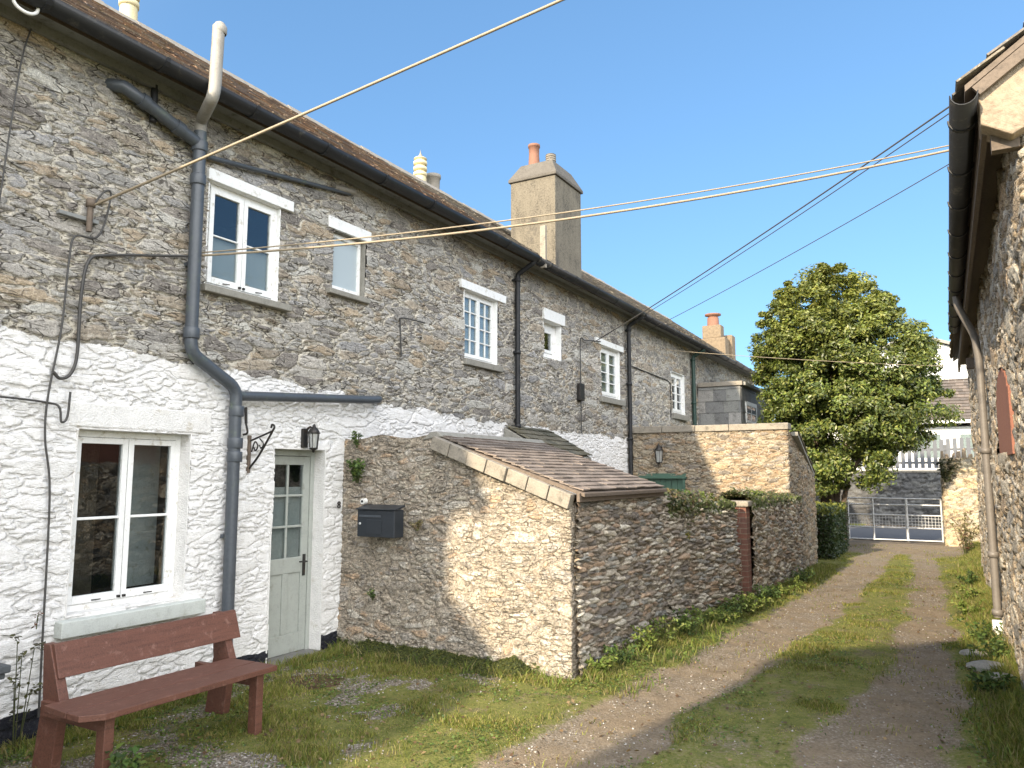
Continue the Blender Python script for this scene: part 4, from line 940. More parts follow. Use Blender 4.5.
gpw = masonry('gate_wall', [(-.14, 22.75), (-.14, 21.95), (2.6, 21.95)], 2.15, .03, .26, .085, PAL_GATE, 520, relief=.025, mat=M['warm'])
tag(gpw, 'sunlit golden rubble wall right of the metal gate, topped with upright stones', 'wall')
MB().box((-.10, 22.0, -.1), (2.6, 22.6, 2.13)).build('wall_core', M['slab'], gpw)
up = MB(); rs = random.Random(3); x = -.14
while x < 2.5:
    w_ = rs.uniform(.07, .14); hh = rs.uniform(.12, .30); t = rs.uniform(-.03, .03)
    up.prism([(x, 21.97, 2.12), (x + w_, 21.97, 2.12), (x + w_ * .8 + t, 21.97, 2.12 + hh), (x + w_ * .2 + t, 21.97, 2.12 + hh * .9)], (0, rs.uniform(.3, .45), 0)); x += w_ + .01
up.build('upright_coping', M['kneeler'], gpw, .012)
# metal gate
fg = empty('field_gate', (-1.3, 22.2, 0), 'galvanised metal field gate with mesh lower panel across the end of the lane', 'gate')
g = MB(); Yg = 22.2
for x in (-2.36, -1.76, -.98, -.20): g.cut(); g.tube([(x, Yg, .05), (x, Yg, 1.13)], .022 if x != -.98 else .03, 8)
g.build_split('upright', M['galv'], fg)
g = MB()
for z, a in ((1.12, -2.36), (.96, -2.36), (.70, -2.36), (.38, -2.36), (.07, -2.36)): g.cut(); g.tube([(a, Yg, z), (-.20, Yg, z)], .019, 8)
g.build_split('rail', M['galv'], fg)
g = MB()
x = -2.3
while x < -.22: g.box((x, Yg - .004, .39), (x + .008, Yg + .004, .69)); x += .075
for z in (.46, .54, .62): g.box((-2.35, Yg - .008, z), (-.21, Yg - .0045, z + .008))
g.build('mesh_panel', M['galv'], fg)
MB().box((-.16, 22.12, 0), (-.10, 22.28, 1.25)).build('hinge_post', M['galv'], fg, .005)
MB().box((-2.50, 22.1, 0), (-2.40, 22.3, 1.2)).build('latch_post', M['board'], fg, .005)

# ================================================================== foliage
def leaves_mesh(name, C, N, size, colors, mat, parent=None, aspect=.45, fold=.15):
    """one quad-fan leaf per row; C centres, N leaf normals"""
    n = len(C); N = N / np.linalg.norm(N, axis=1, keepdims=True)
    r_ = rng.normal(size=(n, 3)); A = np.cross(N, r_); A /= np.linalg.norm(A, axis=1, keepdims=True); B = np.cross(N, A)
    s = size[:, None]
    p0 = C - A * s * .5; p1 = C + B * s * aspect * .5 + N * s * fold * .3; p2 = C + A * s * .5; p3 = C - B * s * aspect * .5 + N * s * fold * .3
    V = np.stack([p0, p1, p2, p3], 1).reshape(-1, 3)
    me = bpy.data.meshes.new(name); me.vertices.add(4 * n); me.vertices.foreach_set('co', V.reshape(-1).astype(np.float32))
    F = (np.arange(n)[:, None] * 4 + np.array([0, 1, 2, 0, 2, 3])).reshape(-1)
    me.loops.add(6 * n); me.loops.foreach_set('vertex_index', F.astype(np.int32))
    me.polygons.add(2 * n); me.polygons.foreach_set('loop_start', np.arange(0, 6 * n, 3, dtype=np.int32)); me.update(calc_edges=True)
    cc = np.repeat(np.concatenate([colors, np.ones((n, 1))], 1), 4, 0)
    a = me.attributes.new('lcol', 'FLOAT_COLOR', 'POINT'); a.data.foreach_set('color', cc.reshape(-1).astype(np.float32))
    return link(name, me, mat, parent)
def pick(pal, n, spread=.3):
    pal = np.array(pal); return pal[rng.integers(0, len(pal), n)] * (1 - spread / 2 + spread * rng.random((n, 1)))
TREEPAL = [(.08, .11, .025), (.11, .145, .03), (.15, .175, .04), (.055, .08, .025), (.18, .19, .05), (.09, .12, .035)]
def tree(name, base, blobs, nclump, per, lsize, label, pal, tr_pts, group=None, yellowtop=True):
    root = empty(name, base, label, 'tree', group)
    t = MB()
    for pts, r0, r1 in tr_pts:
        k = len(pts); t.tube(smooth_path(pts, 4), [r0 + (r1 - r0) * i / ((k - 1) * 4) for i in range((k - 1) * 4 + 1)], 8)
    t.build('trunk', M['bark'], root)
    # clump centres filling the envelope, thinner inside
    cen = []
    B = np.array(blobs)   # x,y,z,rx,ry,rz
    vol = B[:, 3] * B[:, 4] * B[:, 5]; pr = vol / vol.sum()
    while len(cen) < nclump:
        k = rng.choice(len(B), p=pr); d = rng.normal(size=3); d /= np.linalg.norm(d); r = rng.random() ** .28
        p = B[k, :3] + d * B[k, 3:6] * r
        q = np.min(np.sum(((p - B[:, :3]) / B[:, 3:6]) ** 2, 1))
        if q < .72 and rng.random() < .7: continue
        if fbm(np.array([p[0] * 1.1]), np.array([p[2] * 1.1 + p[1] * .7]), 9, 3)[0] < .30: continue
        cen.append(p)
    for _ in range(230):   # sprigs that break the outline
        k = rng.choice(len(B), p=pr); d = rng.normal(size=3); d[2] = abs(d[2]) * .9 + .1; d /= np.linalg.norm(d)
        p = B[k, :3] + d * B[k, 3:6] * rng.uniform(1.0, 1.17)
        q = np.sum(((p - B[:, :3]) / B[:, 3:6]) ** 2, 1)
        if .95 < np.min(q) < 1.25 and np.sum(q < 2.2) > 1: cen.append(p)
    nclump0 = nclump; nclump = len(cen)
    cen = np.array(cen); ctr = B[:, :3].mean(0)
    crad = np.concatenate([rng.uniform(.16, .38, nclump0), rng.uniform(.08, .19, nclump - nclump0)])
    C = np.repeat(cen, per, 0); rr = np.repeat(crad, per)
    d = rng.normal(size=C.shape); d /= np.linalg.norm(d, axis=1, keepdims=True)
    P = C + d * (rr * rng.random(len(C)) ** .45)[:, None] * np.array([1, 1, .75])
    out = P - ctr; out /= np.linalg.norm(out, axis=1, keepdims=True)
    N = d * .5 + out * .5 + rng.normal(size=P.shape) * .55 + np.array([0, 0, .45])
    cl = pick(pal, len(P), .5); tint = np.repeat(rng.uniform(.65, 1.3, nclump), per)[:, None]
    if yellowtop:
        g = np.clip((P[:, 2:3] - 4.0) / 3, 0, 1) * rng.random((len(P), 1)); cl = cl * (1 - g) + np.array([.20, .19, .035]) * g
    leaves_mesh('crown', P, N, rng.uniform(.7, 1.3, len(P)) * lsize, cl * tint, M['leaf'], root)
    return root
TX, TY = -2.35, 20.2
tree('evergreen_tree', (TX, TY, 0), [(-2.45, TY, 5.3, 1.45, 1.4, 1.45), (-2.95, TY, 4.6, 1.15, 1.3, 1.75), (-1.75, TY, 4.3, 1.65, 1.5, 1.7), (-2.15, TY, 3.2, 1.65, 1.5, 1.3), (-.75, TY - .2, 3.25, 1.0, .95, .6), (-1.35, TY, 2.75, 1.1, 1.0, .5), (-3.1, TY - .1, 3.1, .8, .9, 1.2), (-2.9, TY - .5, 1.9, .8, .7, .6), (-2.0, TY - .4, 1.9, .9, .7, .5), (-2.5, TY, 6.5, .6, .6, .45)],
     760, 230, .095, 'large glossy evergreen tree with a dense rounded crown above the hedge by the gate', TREEPAL,
     [([(-2.62, TY, -.1), (-2.66, TY, 1.0), (-2.8, TY, 2.6), (-2.7, TY, 4.6)], .13, .04), ([(-2.45, TY, -.1), (-2.4, TY, 1.2), (-2.1, TY, 2.4), (-1.5, TY, 3.6)], .12, .04), ([(-2.75, TY - .1, -.1), (-2.95, TY - .1, 1.1), (-3.2, TY, 2.4), (-3.4, TY, 3.4)], .09, .03),
      ([(-2.35, TY - .1, 0), (-2.2, TY - .1, 1.2), (-1.9, TY - .1, 2.0), (-1.0, TY - .2, 2.9)], .08, .025), ([(-2.55, TY - .2, 0), (-2.5, TY - .2, 1.3), (-2.45, TY - .2, 2.3), (-2.3, TY, 5.5)], .09, .02)])
def hedge(name, x0, x1, y0, y1, z1, n, label, pal, cat='hedge', ls=.06):
    P = rng.random((n, 3)) * np.array([x1 - x0, y1 - y0, z1]) + np.array([x0, y0, 0])
    f = rng.integers(0, 4, n)
    P[:, 0] = np.where(f == 0, x1 - rng.random(n) ** 2 * .2, P[:, 0]); P[:, 1] = np.where(f == 1, y0 + rng.random(n) ** 2 * .2, P[:, 1]); P[:, 2] = np.where(f == 2, z1 - rng.random(n) ** 2 * .15, P[:, 2])
    P += rng.normal(size=P.shape) * .03
    root = empty(name, ((x0 + x1) / 2, (y0 + y1) / 2, 0), label, cat)
    N = rng.normal(size=P.shape) + np.array([.4, -.5, .5])
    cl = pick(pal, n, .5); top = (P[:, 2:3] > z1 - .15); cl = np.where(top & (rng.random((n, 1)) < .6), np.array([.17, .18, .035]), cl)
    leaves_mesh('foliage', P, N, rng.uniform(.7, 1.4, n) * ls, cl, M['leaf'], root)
    MB().box((x0 + .15, y0 + .15, 0), (x1 - .15, y1 - .15, z1 - .18)).build('inner_stems', M['bark'], root)
    return root
hedge('clipped_hedge', -3.3, -2.12, 17.2, 19.6, 1.05, 16000, 'low clipped dark green hedge under the evergreen tree', [(.018, .035, .012), (.03, .05, .015), (.045, .065, .02)])

def plant(name, loc, h, spread, n, leafs, label, pal, cat='plant', group=None, upright=.8, norm=None, mat='weed', aspect=.5):
    """leafy plant: stems that arch out, leaves along them"""
    root = empty(name, loc, label, cat, group); x, y, z = loc
    P = []; S = MB(); ns = max(4, n // 18)
    for k in range(ns):
        a = random.uniform(0, 2 * math.pi); r = spread * random.uniform(.25, 1); hh = h * random.uniform(.5, 1.05)
        d = Vector((math.cos(a) * r, math.sin(a) * r, 0))
        if norm: d = d - Vector(norm) * min(0, d.dot(Vector(norm)))
        b0 = Vector((x, y, z)) + d * .15; p1 = Vector((x, y, z)) + d * .55 + Vector((0, 0, hh * upright)); p2 = Vector((x, y, z)) + d + Vector((0, 0, hh))
        S.tube([b0, p1, p2], [.004, .003, .0015], 4, False)
        for q in range(n // ns): t = random.uniform(.15, 1.05); p = b0.lerp(p1, t * 2) if t < .5 else p1.lerp(p2, t * 2 - 1); P.append(p + Vector((random.gauss(0, leafs * .4), random.gauss(0, leafs * .4), random.gauss(0, leafs * .3))))
    S.build('stems', M['weed'], root)
    with_attrs(bpy.data.objects[root.children[0].name] if False else [c for c in root.children][0], lcol=(.07, .08, .03))
    P = np.array([tuple(p) for p in P]); N = rng.normal(size=P.shape) * .6 + np.array([0.2, -.2, 1.0])
    leaves_mesh('leaves', P, N, rng.uniform(.6, 1.3, len(P)) * leafs, pick(pal, len(P), .5), M[mat], root, aspect=aspect)
    return root
WEED = [(.05, .09, .02), (.08, .13, .03), (.11, .15, .035), (.04, .07, .02)]
FRESH = [(.12, .17, .03), (.16, .20, .04), (.09, .13, .025), (.2, .21, .06)]
DRY = [(.20, .16, .08), (.26, .21, .12), (.14, .13, .05), (.16, .11, .07)]
def gzp(x, y): return float(gz(np.array([float(x)]), np.array([float(y)]))[0])
plant('wall_fern', (-5.28, 6.08, 1.66), .22, .13, 420, .045, 'bushy green plant growing from the wall joint above the letter box', WEED, norm=(0, -1, 0))
plant('wall_fern', (-5.30, 6.08, 2.02), .16, .08, 160, .035, 'small tuft of leaves at the top of the white wall corner beside the lean-to', WEED, norm=(0, -1, 0))
plant('wall_tuft', (-4.52, 6.09, 1.2), .10, .09, 120, .03, 'dry brownish tuft growing from the grey wall right of the letter box', DRY, norm=(0, -1, 0))
plant('wall_tuft', (-5.05, 6.09, .50), .10, .10, 110, .03, 'small green weed rooted in the grey wall below the letter box', WEED, norm=(0, -1, 0))
plant('bench_weed', (-4.02, 2.78, gzp(-4.02, 2.78)), .26, .16, 130, .06, 'leafy weed growing up against the near front leg of the bench', WEED, cat='weed')
plant('ivy_sprig', (-5.38, 2.92, -.05), .75, .16, 90, .04, 'straggly bare-stemmed ivy climbing the white wall left of the bench', [(.05, .045, .03), (.07, .07, .03)], cat='weed', norm=(1, 0, 0), upright=.95)
plant('brown_sprig', (-5.46, 3.05, .70), .10, .02, 22, .025, 'tiny brown dead sprig on the white wall above the bench end', [(.1, .05, .03)], cat='weed', norm=(1, 0, 0))
# weeds along the foot of the walls
wl = [(-2.66, 6.7), (-2.62, 7.2), (-2.60, 7.7), (-2.52, 8.2), (-2.50, 8.7), (-2.40, 9.1), (-2.36, 9.5), (-2.30, 9.9), (-2.28, 10.3), (-2.22, 11.3), (-2.2, 11.8), (-2.12, 12.4), (-2.1, 13.1), (-2.75, 6.35), (-2.3, 10.0), (-2.25, 10.6)]
wd = ['first green weed clump at the corner of the lean-to store', 'second leafy clump along the foot of the lean-to lane wall', 'third leafy clump midway along the store lane wall', 'fourth clump at the store lane wall, near its far end', 'leafy clump where the store meets the garden wall',
      'tall green weeds below the near part of the garden wall', 'green weeds below the middle of the garden wall', 'weed clump below the far part of the garden wall', 'weed clump just before the side gate', 'weed clump just past the brick pier', 'green weed at the near half of the short garden wall', 'green weed at the far half of the short garden wall', 'weed clump at the outbuilding corner', 'low weed right at the sunlit corner of the lean-to', 'broad-leaved weed in front of the garden wall end', 'small weed by the side gate threshold']
for k, (x, y) in enumerate(wl):
    plant('wall_foot_weed', (x, y, gzp(x, y)), random.uniform(.12, .28), random.uniform(.18, .30), random.randint(220, 380), .042, wd[k], FRESH if k % 3 else WEED, cat='weed', group='weeds along the foot of the lane walls')
tops = [(-2.95, 8.85, 1.42), (-2.90, 9.3, 1.42), (-2.80, 9.8, 1.38), (-2.72, 10.2, 1.34), (-2.62, 11.3, 1.40), (-2.55, 11.8, 1.38), (-2.5, 12.4, 1.35)]
td = ['dry leafy tuft on the garden wall top next to the shed roof', 'dark leafy tuft on the near garden wall top', 'green tuft on the middle of the near garden wall top', 'grassy tuft on the garden wall top near the brick pier', 'bright green tuft on the short wall top by the pier', 'ivy tuft on the middle of the short garden wall', 'dry tuft on the short garden wall by the outbuilding']
for k, (x, y, z) in enumerate(tops):
    plant('wall_top_tuft', (x, y, z), .14, .20, 150, .045, td[k], [DRY, WEED, FRESH][k % 3], cat='plant', group='tufts growing on the garden wall tops')
plant('hanging_tuft', (-2.79, 8.95, 1.22), .10, .07, 80, .05, 'pale dry fern hanging down the lane wall face', DRY, norm=(1, 0, 0)); plant('hanging_tuft', (-2.76, 9.05, .95), .12, .06, 80, .05, 'pale yellow fern lower on the lane wall face', [(.25, .22, .08)], norm=(1, 0, 0))
plant('dry_shrub', (.25, 19.5, 0), .9, .5, 500, .07, 'tangled half-dead shrub with reddish twigs against the golden gate wall', DRY + [(.12, .06, .04)], cat='shrub')
plant('dark_shrub', (-.05, 21.75, 1.55), .55, .38, 420, .08, 'dark leafy shrub hanging on the corner of the golden gate wall', [(.025, .03, .012), (.04, .04, .015)], cat='shrub', norm=(0, -1, 0))
def ivy(path, n, label, pal):
    root = empty('ivy', path[0], label, 'ivy'); t = rng.random(n) * (len(path) - 1); i = t.astype(int); f = (t - i)[:, None]; Q = np.array(path)
    c = Q[i] * (1 - f) + Q[np.minimum(i + 1, len(Q) - 1)] * f; dens = fbm(c[:, 1] * 2.4, c[:, 1] * 0 + 3, 63, 3)
    k = rng.random(n) < sstep(dens, .34, .6); c = c[k]; dens = dens[k]; m = len(c)
    a = rng.random(m) * math.pi * .8 + .1; hang = rng.random(m) ** 1.7 * .45 * dens
    P = c + np.stack([np.cos(a) * .23, a * 0, np.sin(a) * .10], 1); out = np.cos(a) > .6
    P[:, 2] -= np.where(out, hang, 0); P += rng.normal(size=P.shape) * .022
    N = np.stack([np.cos(a), a * 0 - .2, np.sin(a)], 1) + rng.normal(size=P.shape) * .5
    leaves_mesh('leaves', P, N, rng.uniform(.022, .05, m), pick(pal, m, .6), M['leaf'], root, aspect=.75)
    return root
IVY = [(.04, .055, .018), (.06, .08, .025), (.09, .09, .035), (.11, .085, .05), (.14, .12, .07), (.05, .045, .03)]
ivy([(-3.04, 8.66, 1.44), (-2.88, 9.6, 1.38), (-2.72, 10.5, 1.33)], 9000, 'ivy and dead stems matted over the top of the longer garden wall', IVY)
ivy([(-2.66, 11.0, 1.38), (-2.58, 12.4, 1.33), (-2.52, 14.4, 1.27)], 9000, 'ivy matted over the top of the short garden wall past the pier', IVY)
rwd = [((.18, 12.6), 'bright green weed on the right verge by the far barn wall'), ((.10, 11.2), 'bright green weed clump beside the barn downpipe'), ((.22, 9.4), 'weedy clump at the foot of the barn downpipe'), ((.28, 8.6), 'tangled weed near the stones below the barn wall'), ((.22, 14.0), 'far weed clump on the right verge'), ((.15, 7.3), 'coarse grassy clump on the shaded right verge')]
for k, ((x, y), l) in enumerate(rwd): plant('verge_weed', (x, y, gzp(x, y)), random.uniform(.16, .30), .22, 230, .05, l, FRESH if k < 2 else WEED, cat='weed', group='weeds along the right verge')

# grass blades
def blades(name, n, region, hfun, dens, pal, mat='grass', w0=.006, kindlabel=None):
    x0, x1, y0, y1 = region; X = rng.uniform(x0, x1, n * 3); Y = y0 + (y1 - y0) * rng.random(n * 3) ** 1.5
    k = rng.random(n * 3) < dens(X, Y); X = X[k][:n]; Y = Y[k][:n]; m = len(X); Z = gz(X, Y) - .004
    h = hfun(X, Y) * rng.uniform(.5, 1.3, m); a = rng.uniform(0, 2 * math.pi, m); ln = h * rng.uniform(.2, .9, m); b_ = rng.uniform(0, 2 * math.pi, m)
    wv = np.stack([np.cos(a), np.sin(a), a * 0], 1) * (w0 * rng.uniform(.6, 1.3, m) * (1 + Y * .06))[:, None] * .5
    lean = np.stack([np.cos(b_) * ln, np.sin(b_) * ln, a * 0], 1); B = np.stack([X, Y, Z], 1); up = np.stack([a * 0, a * 0, h], 1)
    V = np.stack([B - wv, B + wv, B + up * .6 + lean * .35 + wv * .7, B + up * .6 + lean * .35 - wv * .7, B + up + lean], 1).reshape(-1, 3)
    me = bpy.data.meshes.new(name); me.vertices.add(5 * m); me.vertices.foreach_set('co', V.reshape(-1).astype(np.float32))
    F = (np.arange(m)[:, None] * 5 + np.array([0, 1, 2, 0, 2, 3, 3, 2, 4])).reshape(-1)
    me.loops.add(9 * m); me.loops.foreach_set('vertex_index', F.astype(np.int32)); me.polygons.add(3 * m); me.polygons.foreach_set('loop_start', np.arange(0, 9 * m, 3, dtype=np.int32)); me.update(calc_edges=True)
    c = pick(pal, m, .5); c = c * (.75 + .5 * fbm(X * 1.7, Y * 1.7, 55, 3))[:, None]
    cc = np.repeat(np.concatenate([c, np.ones((m, 1))], 1), 5, 0); at = me.attributes.new('lcol', 'FLOAT_COLOR', 'POINT'); at.data.foreach_set('color', cc.reshape(-1).astype(np.float32))
    return tag(link(name, me, M[mat]), *( (kindlabel, 'grass') if kindlabel else () ), kind='stuff')
def walled(X, Y):   # True where a wall or building stands
    f = X < D + .05
    f |= (Y > 6.1) & (Y < 8.65) & (X < -2.84)
    f |= (Y >= 8.6) & (Y < 14.6) & (X < np.interp(Y, [8.6, 10.5, 14.6], [-2.82, -2.44, -2.28]))
    f |= (Y >= 14) & (Y < 16.6) & (X < -2.3); f |= (X > .46) & (Y > 4.7) & (Y < 16.1); f |= (Y > 21.9) & (X > -.16)
    f |= (X < D + .12) & (Y > 5.15) & (Y < 5.9); return f
def gdens(X, Y):
    t = trackmask(X, Y); g = gravelmask(X, Y); e = matmask(X, Y); n = fbm(X * 3, Y * 3, 77, 4)
    d = (1 - t) ** 2 * (1 - .85 * g) * (1 - .9 * e) * (.10 + 1.1 * sstep(n, .40, .62)) + .02
    return np.where(walled(X, Y), 0, d)
def ghei(X, Y):
    n = fbm(X * 2.5, Y * 2.5, 78, 3); h = .010 + .036 * sstep(n, .46, .74)
    h = h + .06 * np.exp(-(np.minimum(np.abs(X - np.interp(Y, [6.1, 8.6, 10.5, 13.2, 16], [-2.8, -2.75, -2.4, -2.15, -2.1])), 1) / .22) ** 2) * (Y > 6.2) * (Y < 16)
    h = h + .07 * sstep(X, .0, .3) * (Y > 3) + .05 * (X < -5.2) + .025 * ((X > -4.9) & (X < -2.8) & (Y > 5.8))
    return h
GP = [(.135, .155, .03), (.17, .185, .036), (.115, .14, .026), (.22, .21, .05), (.28, .235, .095), (.085, .11, .024), (.19, .15, .065)]
blades('grass', 360000, (-5.5, 1.0, 1.6, 21.5), ghei, gdens, GP, w0=.0055, kindlabel='short patchy green grass on the lane verges and centre strip')
def tdens(X, Y):
    l0, l1, r0, r1 = lane(Y); n = fbm(X * 4, Y * 4, 81, 3)
    e = np.maximum(np.exp(-((X + 2.55 - .03 * (Y - 6)) / .20) ** 2) * (Y > 6) * (Y < 16), sstep(X, .0, .2) * (Y > 2.5))
    e = np.maximum(e, (X < -5.15) * .8 * (Y < 6.1)); e = np.maximum(e, .5 * np.exp(-((Y - 5.95) / .12) ** 2) * (X < -2.9) * (X > -5.4))
    return np.where(walled(X, Y), 0, e * sstep(n, .42, .58))
blades('long_grass', 50000, (-5.5, .5, 1.6, 18), lambda X, Y: .06 + .07 * fbm(X * 3, Y * 3, 8, 2), tdens, [(.09, .13, .025), (.13, .17, .03), (.18, .19, .05), (.22, .19, .09)], w0=.007, kindlabel='longer tufty grass at the foot of the walls and along the right verge')
# ground cover of small round leaves, and fallen leaves
def scatter_leaves(name, n, dens, size, pal, label, cat, flat=2.5, region=(-5.4, .42, 1.8, 17)):
    x0, x1, y0, y1 = region; X = rng.uniform(x0, x1, n * 4); Y = y0 + (y1 - y0) * rng.random(n * 4) ** 1.5; k = rng.random(n * 4) < dens(X, Y); X = X[k][:n]; Y = Y[k][:n]; m = len(X)
    P = np.stack([X, Y, gz(X, Y) + rng.uniform(.004, .03, m)], 1)
    return tag(leaves_mesh(name, P, rng.normal(size=P.shape) + np.array([0, 0, flat]), rng.uniform(.5, 1.4, m) * size, pick(pal, m, .6), M['weed'], aspect=.8), label, cat, kind='stuff')
def coverd(X, Y):
    n = fbm(X * 2.6, Y * 2.6, 141, 4); base = sstep(n, .50, .60) * (1 - trackmask(X, Y))
    edge = np.exp(-((X + 2.62 - .04 * (Y - 6)) / .25) ** 2) * (Y > 6) * (Y < 15) + (X < -5.1) * .8 + sstep(X, .02, .2) * .8
    return np.where(walled(X, Y), 0, np.clip(.5 * base + edge * sstep(n, .38, .5), 0, 1))
scatter_leaves('ground_cover', 52000, coverd, .020, [(.07, .11, .022), (.10, .15, .03), (.13, .17, .04), (.05, .08, .02)], 'low ground-cover weeds between the grass and along the wall feet', 'weeds')
scatter_leaves('fallen_leaves', 3200, lambda X, Y: np.where(walled(X, Y), 0, .3 + .4 * sstep(X, -.1, .2)), .028, [(.16, .10, .05), (.22, .15, .08), (.10, .06, .035)], 'scattered dry fallen leaves on the lane', 'fallen leaves', flat=3)
# moss cushion at the foot of the lean-to side wall
mX, mY = np.meshgrid(np.linspace(-5.15, -3.0, 180), np.linspace(5.72, 6.16, 50), indexing='ij')
mz = gz(mX, mY) + .20 * sstep(mY, 5.78, 6.14) * (.15 + .8 * fbm(mX * 3, mY * 1, 12, 3)) * sstep(fbm(mX * 1.7, mX * 0 + 3, 22, 2), .38, .58) + (fbm(mX * 22, mY * 22, 14, 4) - .5) * .06 - .012
mo = tag(link('moss_bank', grid_mesh('moss_bank', np.stack([mX, mY, mz], -1), {}), simple('moss', (.05, .062, .014), .95, .4, 40, 1, .02)), 'dark green moss bank along the foot of the lean-to side wall', 'moss', kind='stuff')

mi = rng.integers(0, mX.shape[0], 22000); mj = (mX.shape[1] * rng.random(22000) ** .7).astype(int)
ok = mz[mi, mj] > gz(mX[mi, mj], mY[mi, mj]) + .004; mi, mj = mi[ok], mj[ok]
mP = np.stack([mX[mi, mj], mY[mi, mj], mz[mi, mj] + .004], 1) + rng.normal(size=(len(mi), 3)) * .006
tag(leaves_mesh('moss_fronds', mP, rng.normal(size=mP.shape) + np.array([0, -.5, .8]), rng.uniform(.008, .028, len(mi)), pick([(.05, .065, .015), (.08, .095, .02), (.12, .12, .03), (.035, .045, .012)], len(mi), .5), M['weed']), 'mossy fronds on the bank along the foot of the lean-to side wall', 'moss', kind='stuff')
# pebbles
def pebbles(name, n, region, dens, size, label, pal):
    x0, x1, y0, y1 = region; X = rng.uniform(x0, x1, n * 8); Y = y0 + (y1 - y0) * rng.random(n * 8) ** 1.4
    k = rng.random(n * 8) < dens(X, Y); X = X[k][:n]; Y = Y[k][:n]; m = len(X); s = size * rng.uniform(.4, 1.5, m) ** 1.3
    o = np.array([(1, 0, 0), (0, 1, 0), (-1, 0, 0), (0, -1, 0), (0, 0, .7), (0, 0, -.5), (.6, .6, .35), (-.6, .6, .35), (-.6, -.6, .35), (.6, -.6, .35)])[:10]
    V = o[None] * (1 + rng.normal(size=(m, 10, 3)) * .22) * s[:, None, None]; a = rng.uniform(0, 6.28, m); ca, sa = np.cos(a)[:, None], np.sin(a)[:, None]
    V = np.stack([V[..., 0] * ca - V[..., 1] * sa * .7, V[..., 0] * sa + V[..., 1] * ca * .7, V[..., 2]], -1) + np.stack([X, Y, gz(X, Y) + s * .2], -1)[:, None]
    tri = [(0, 6, 9), (0, 1, 6), (1, 7, 6), (1, 2, 7), (2, 8, 7), (2, 3, 8), (3, 9, 8), (3, 0, 9), (4, 6, 7), (4, 7, 8), (4, 8, 9), (4, 9, 6)]
    F = (np.arange(m)[:, None] * 10 + np.array(tri).reshape(-1)).reshape(-1); nt_ = len(F) // 3
    me = bpy.data.meshes.new(name); me.vertices.add(m * 10); me.vertices.foreach_set('co', V.reshape(-1).astype(np.float32)); me.loops.add(len(F)); me.loops.foreach_set('vertex_index', F.astype(np.int32))
    me.polygons.add(nt_); me.polygons.foreach_set('loop_start', np.arange(0, nt_ * 3, 3, dtype=np.int32)); me.update(calc_edges=True)
    cc = np.repeat(np.concatenate([pick(pal, m, .4), np.ones((m, 1))], 1), 10, 0); at = me.attributes.new('scol', 'FLOAT_COLOR', 'POINT'); at.data.foreach_set('color', cc.reshape(-1).astype(np.float32))
    return tag(link(name, me, M['pebble']), label, 'gravel', kind='stuff')
PP = [(.22, .20, .17), (.30, .28, .25), (.17, .15, .12), (.34, .32, .29), (.22, .17, .13)]
pebbles('gravel', 9000, (-5.2, .3, 1.8, 16), lambda X, Y: np.where(walled(X, Y), 0, np.clip(gravelmask(X, Y) + .16 * trackmask(X, Y) + .01, 0, 1)), .007, 'loose pale gravel scattered near the cottage and along the wheel tracks', PP)
# loose stones by the barn foot
for (x, y, r, l) in ((.22, 8.25, .13, 'rounded grey stone lying below the barn downpipe'), (.30, 7.7, .10, 'smaller stone beside the barn wall, nearest the shade'), (.12, 8.9, .09, 'flat pale stone at the edge of the right verge')):
    bm = bmesh.new(); bmesh.ops.create_icosphere(bm, subdivisions=3, radius=r)
    for v in bm.verts: v.co *= 1 + random.uniform(-.05, .05); v.co.z *= .5; v.co.x *= 1.4
    me = bpy.data.meshes.new('loose_stone'); bm.to_mesh(me); bm.free(); o = link('loose_stone', me, M['slatesill']); o.location = (x, y, gzp(x, y) + r * .15); tag(o, l, 'stone', 'loose stones by the barn')

# ================================================================== bench
bz = -.04
be = empty('bench', (-4.5, 3.4, bz), 'red-brown painted wooden bench under the ground-floor window', 'bench')
sy0, sy1 = 2.60, 3.94
fx = -4.10; mx_ = -4.31; bx = -4.56; zt = .44; th = .036
MB().prism([(fx, sy0 + .10, zt), (fx, sy1, zt), (mx_ + .004, sy1, zt), (mx_ + .004, sy0, zt), (fx - .09, sy0, zt)], (0, 0, -th)).build('seat_plank', M['bench'], be, .004)
MB().prism([(mx_ - .004, sy0, zt), (mx_ - .004, sy1, zt), (bx, sy1 - .02, zt), (bx, sy0 + .02, zt)], (0, 0, -th)).build('seat_plank', M['bench'], be, .004)
for y in (2.76, 3.84):
    MB().beam((fx - .09, y, zt - th), (fx - .09, y, bz - .03), .06, .075, up=(1, 0, 0)).build('leg', M['bench'], be, .004)
    MB().beam((fx - .06, y, zt - th - .045), (bx - .24, y, zt - th - .045), .045, .09).build('seat_bearer', M['bench'], be, .004)
for y in (2.80, 4.04):
    MB().prism([(-4.87, y - .03, .72), (-4.80, y - .03, .72), (-4.66, y - .03, .40), (-4.72, y - .03, bz - .03), (-4.92, y - .03, bz - .03), (-4.84, y - .03, .40)], (0, .06, 0)).build('back_post', M['bench'], be, .004)
MB().prism([(-4.80, 2.78, .725), (-4.77, 2.78, .725), (-4.70, 2.78, .53), (-4.73, 2.78, .53)], (0, 1.36, 0)).build('backrest', M['bench'], be, .004)
for y in (2.80, 4.04):
    for z, xx in ((.67, -4.778), (.58, -4.745)): MB().tube([(xx, y, z), (xx + .012, y, z + .003)], .009, 8).build('bolt', M['iron'], be)

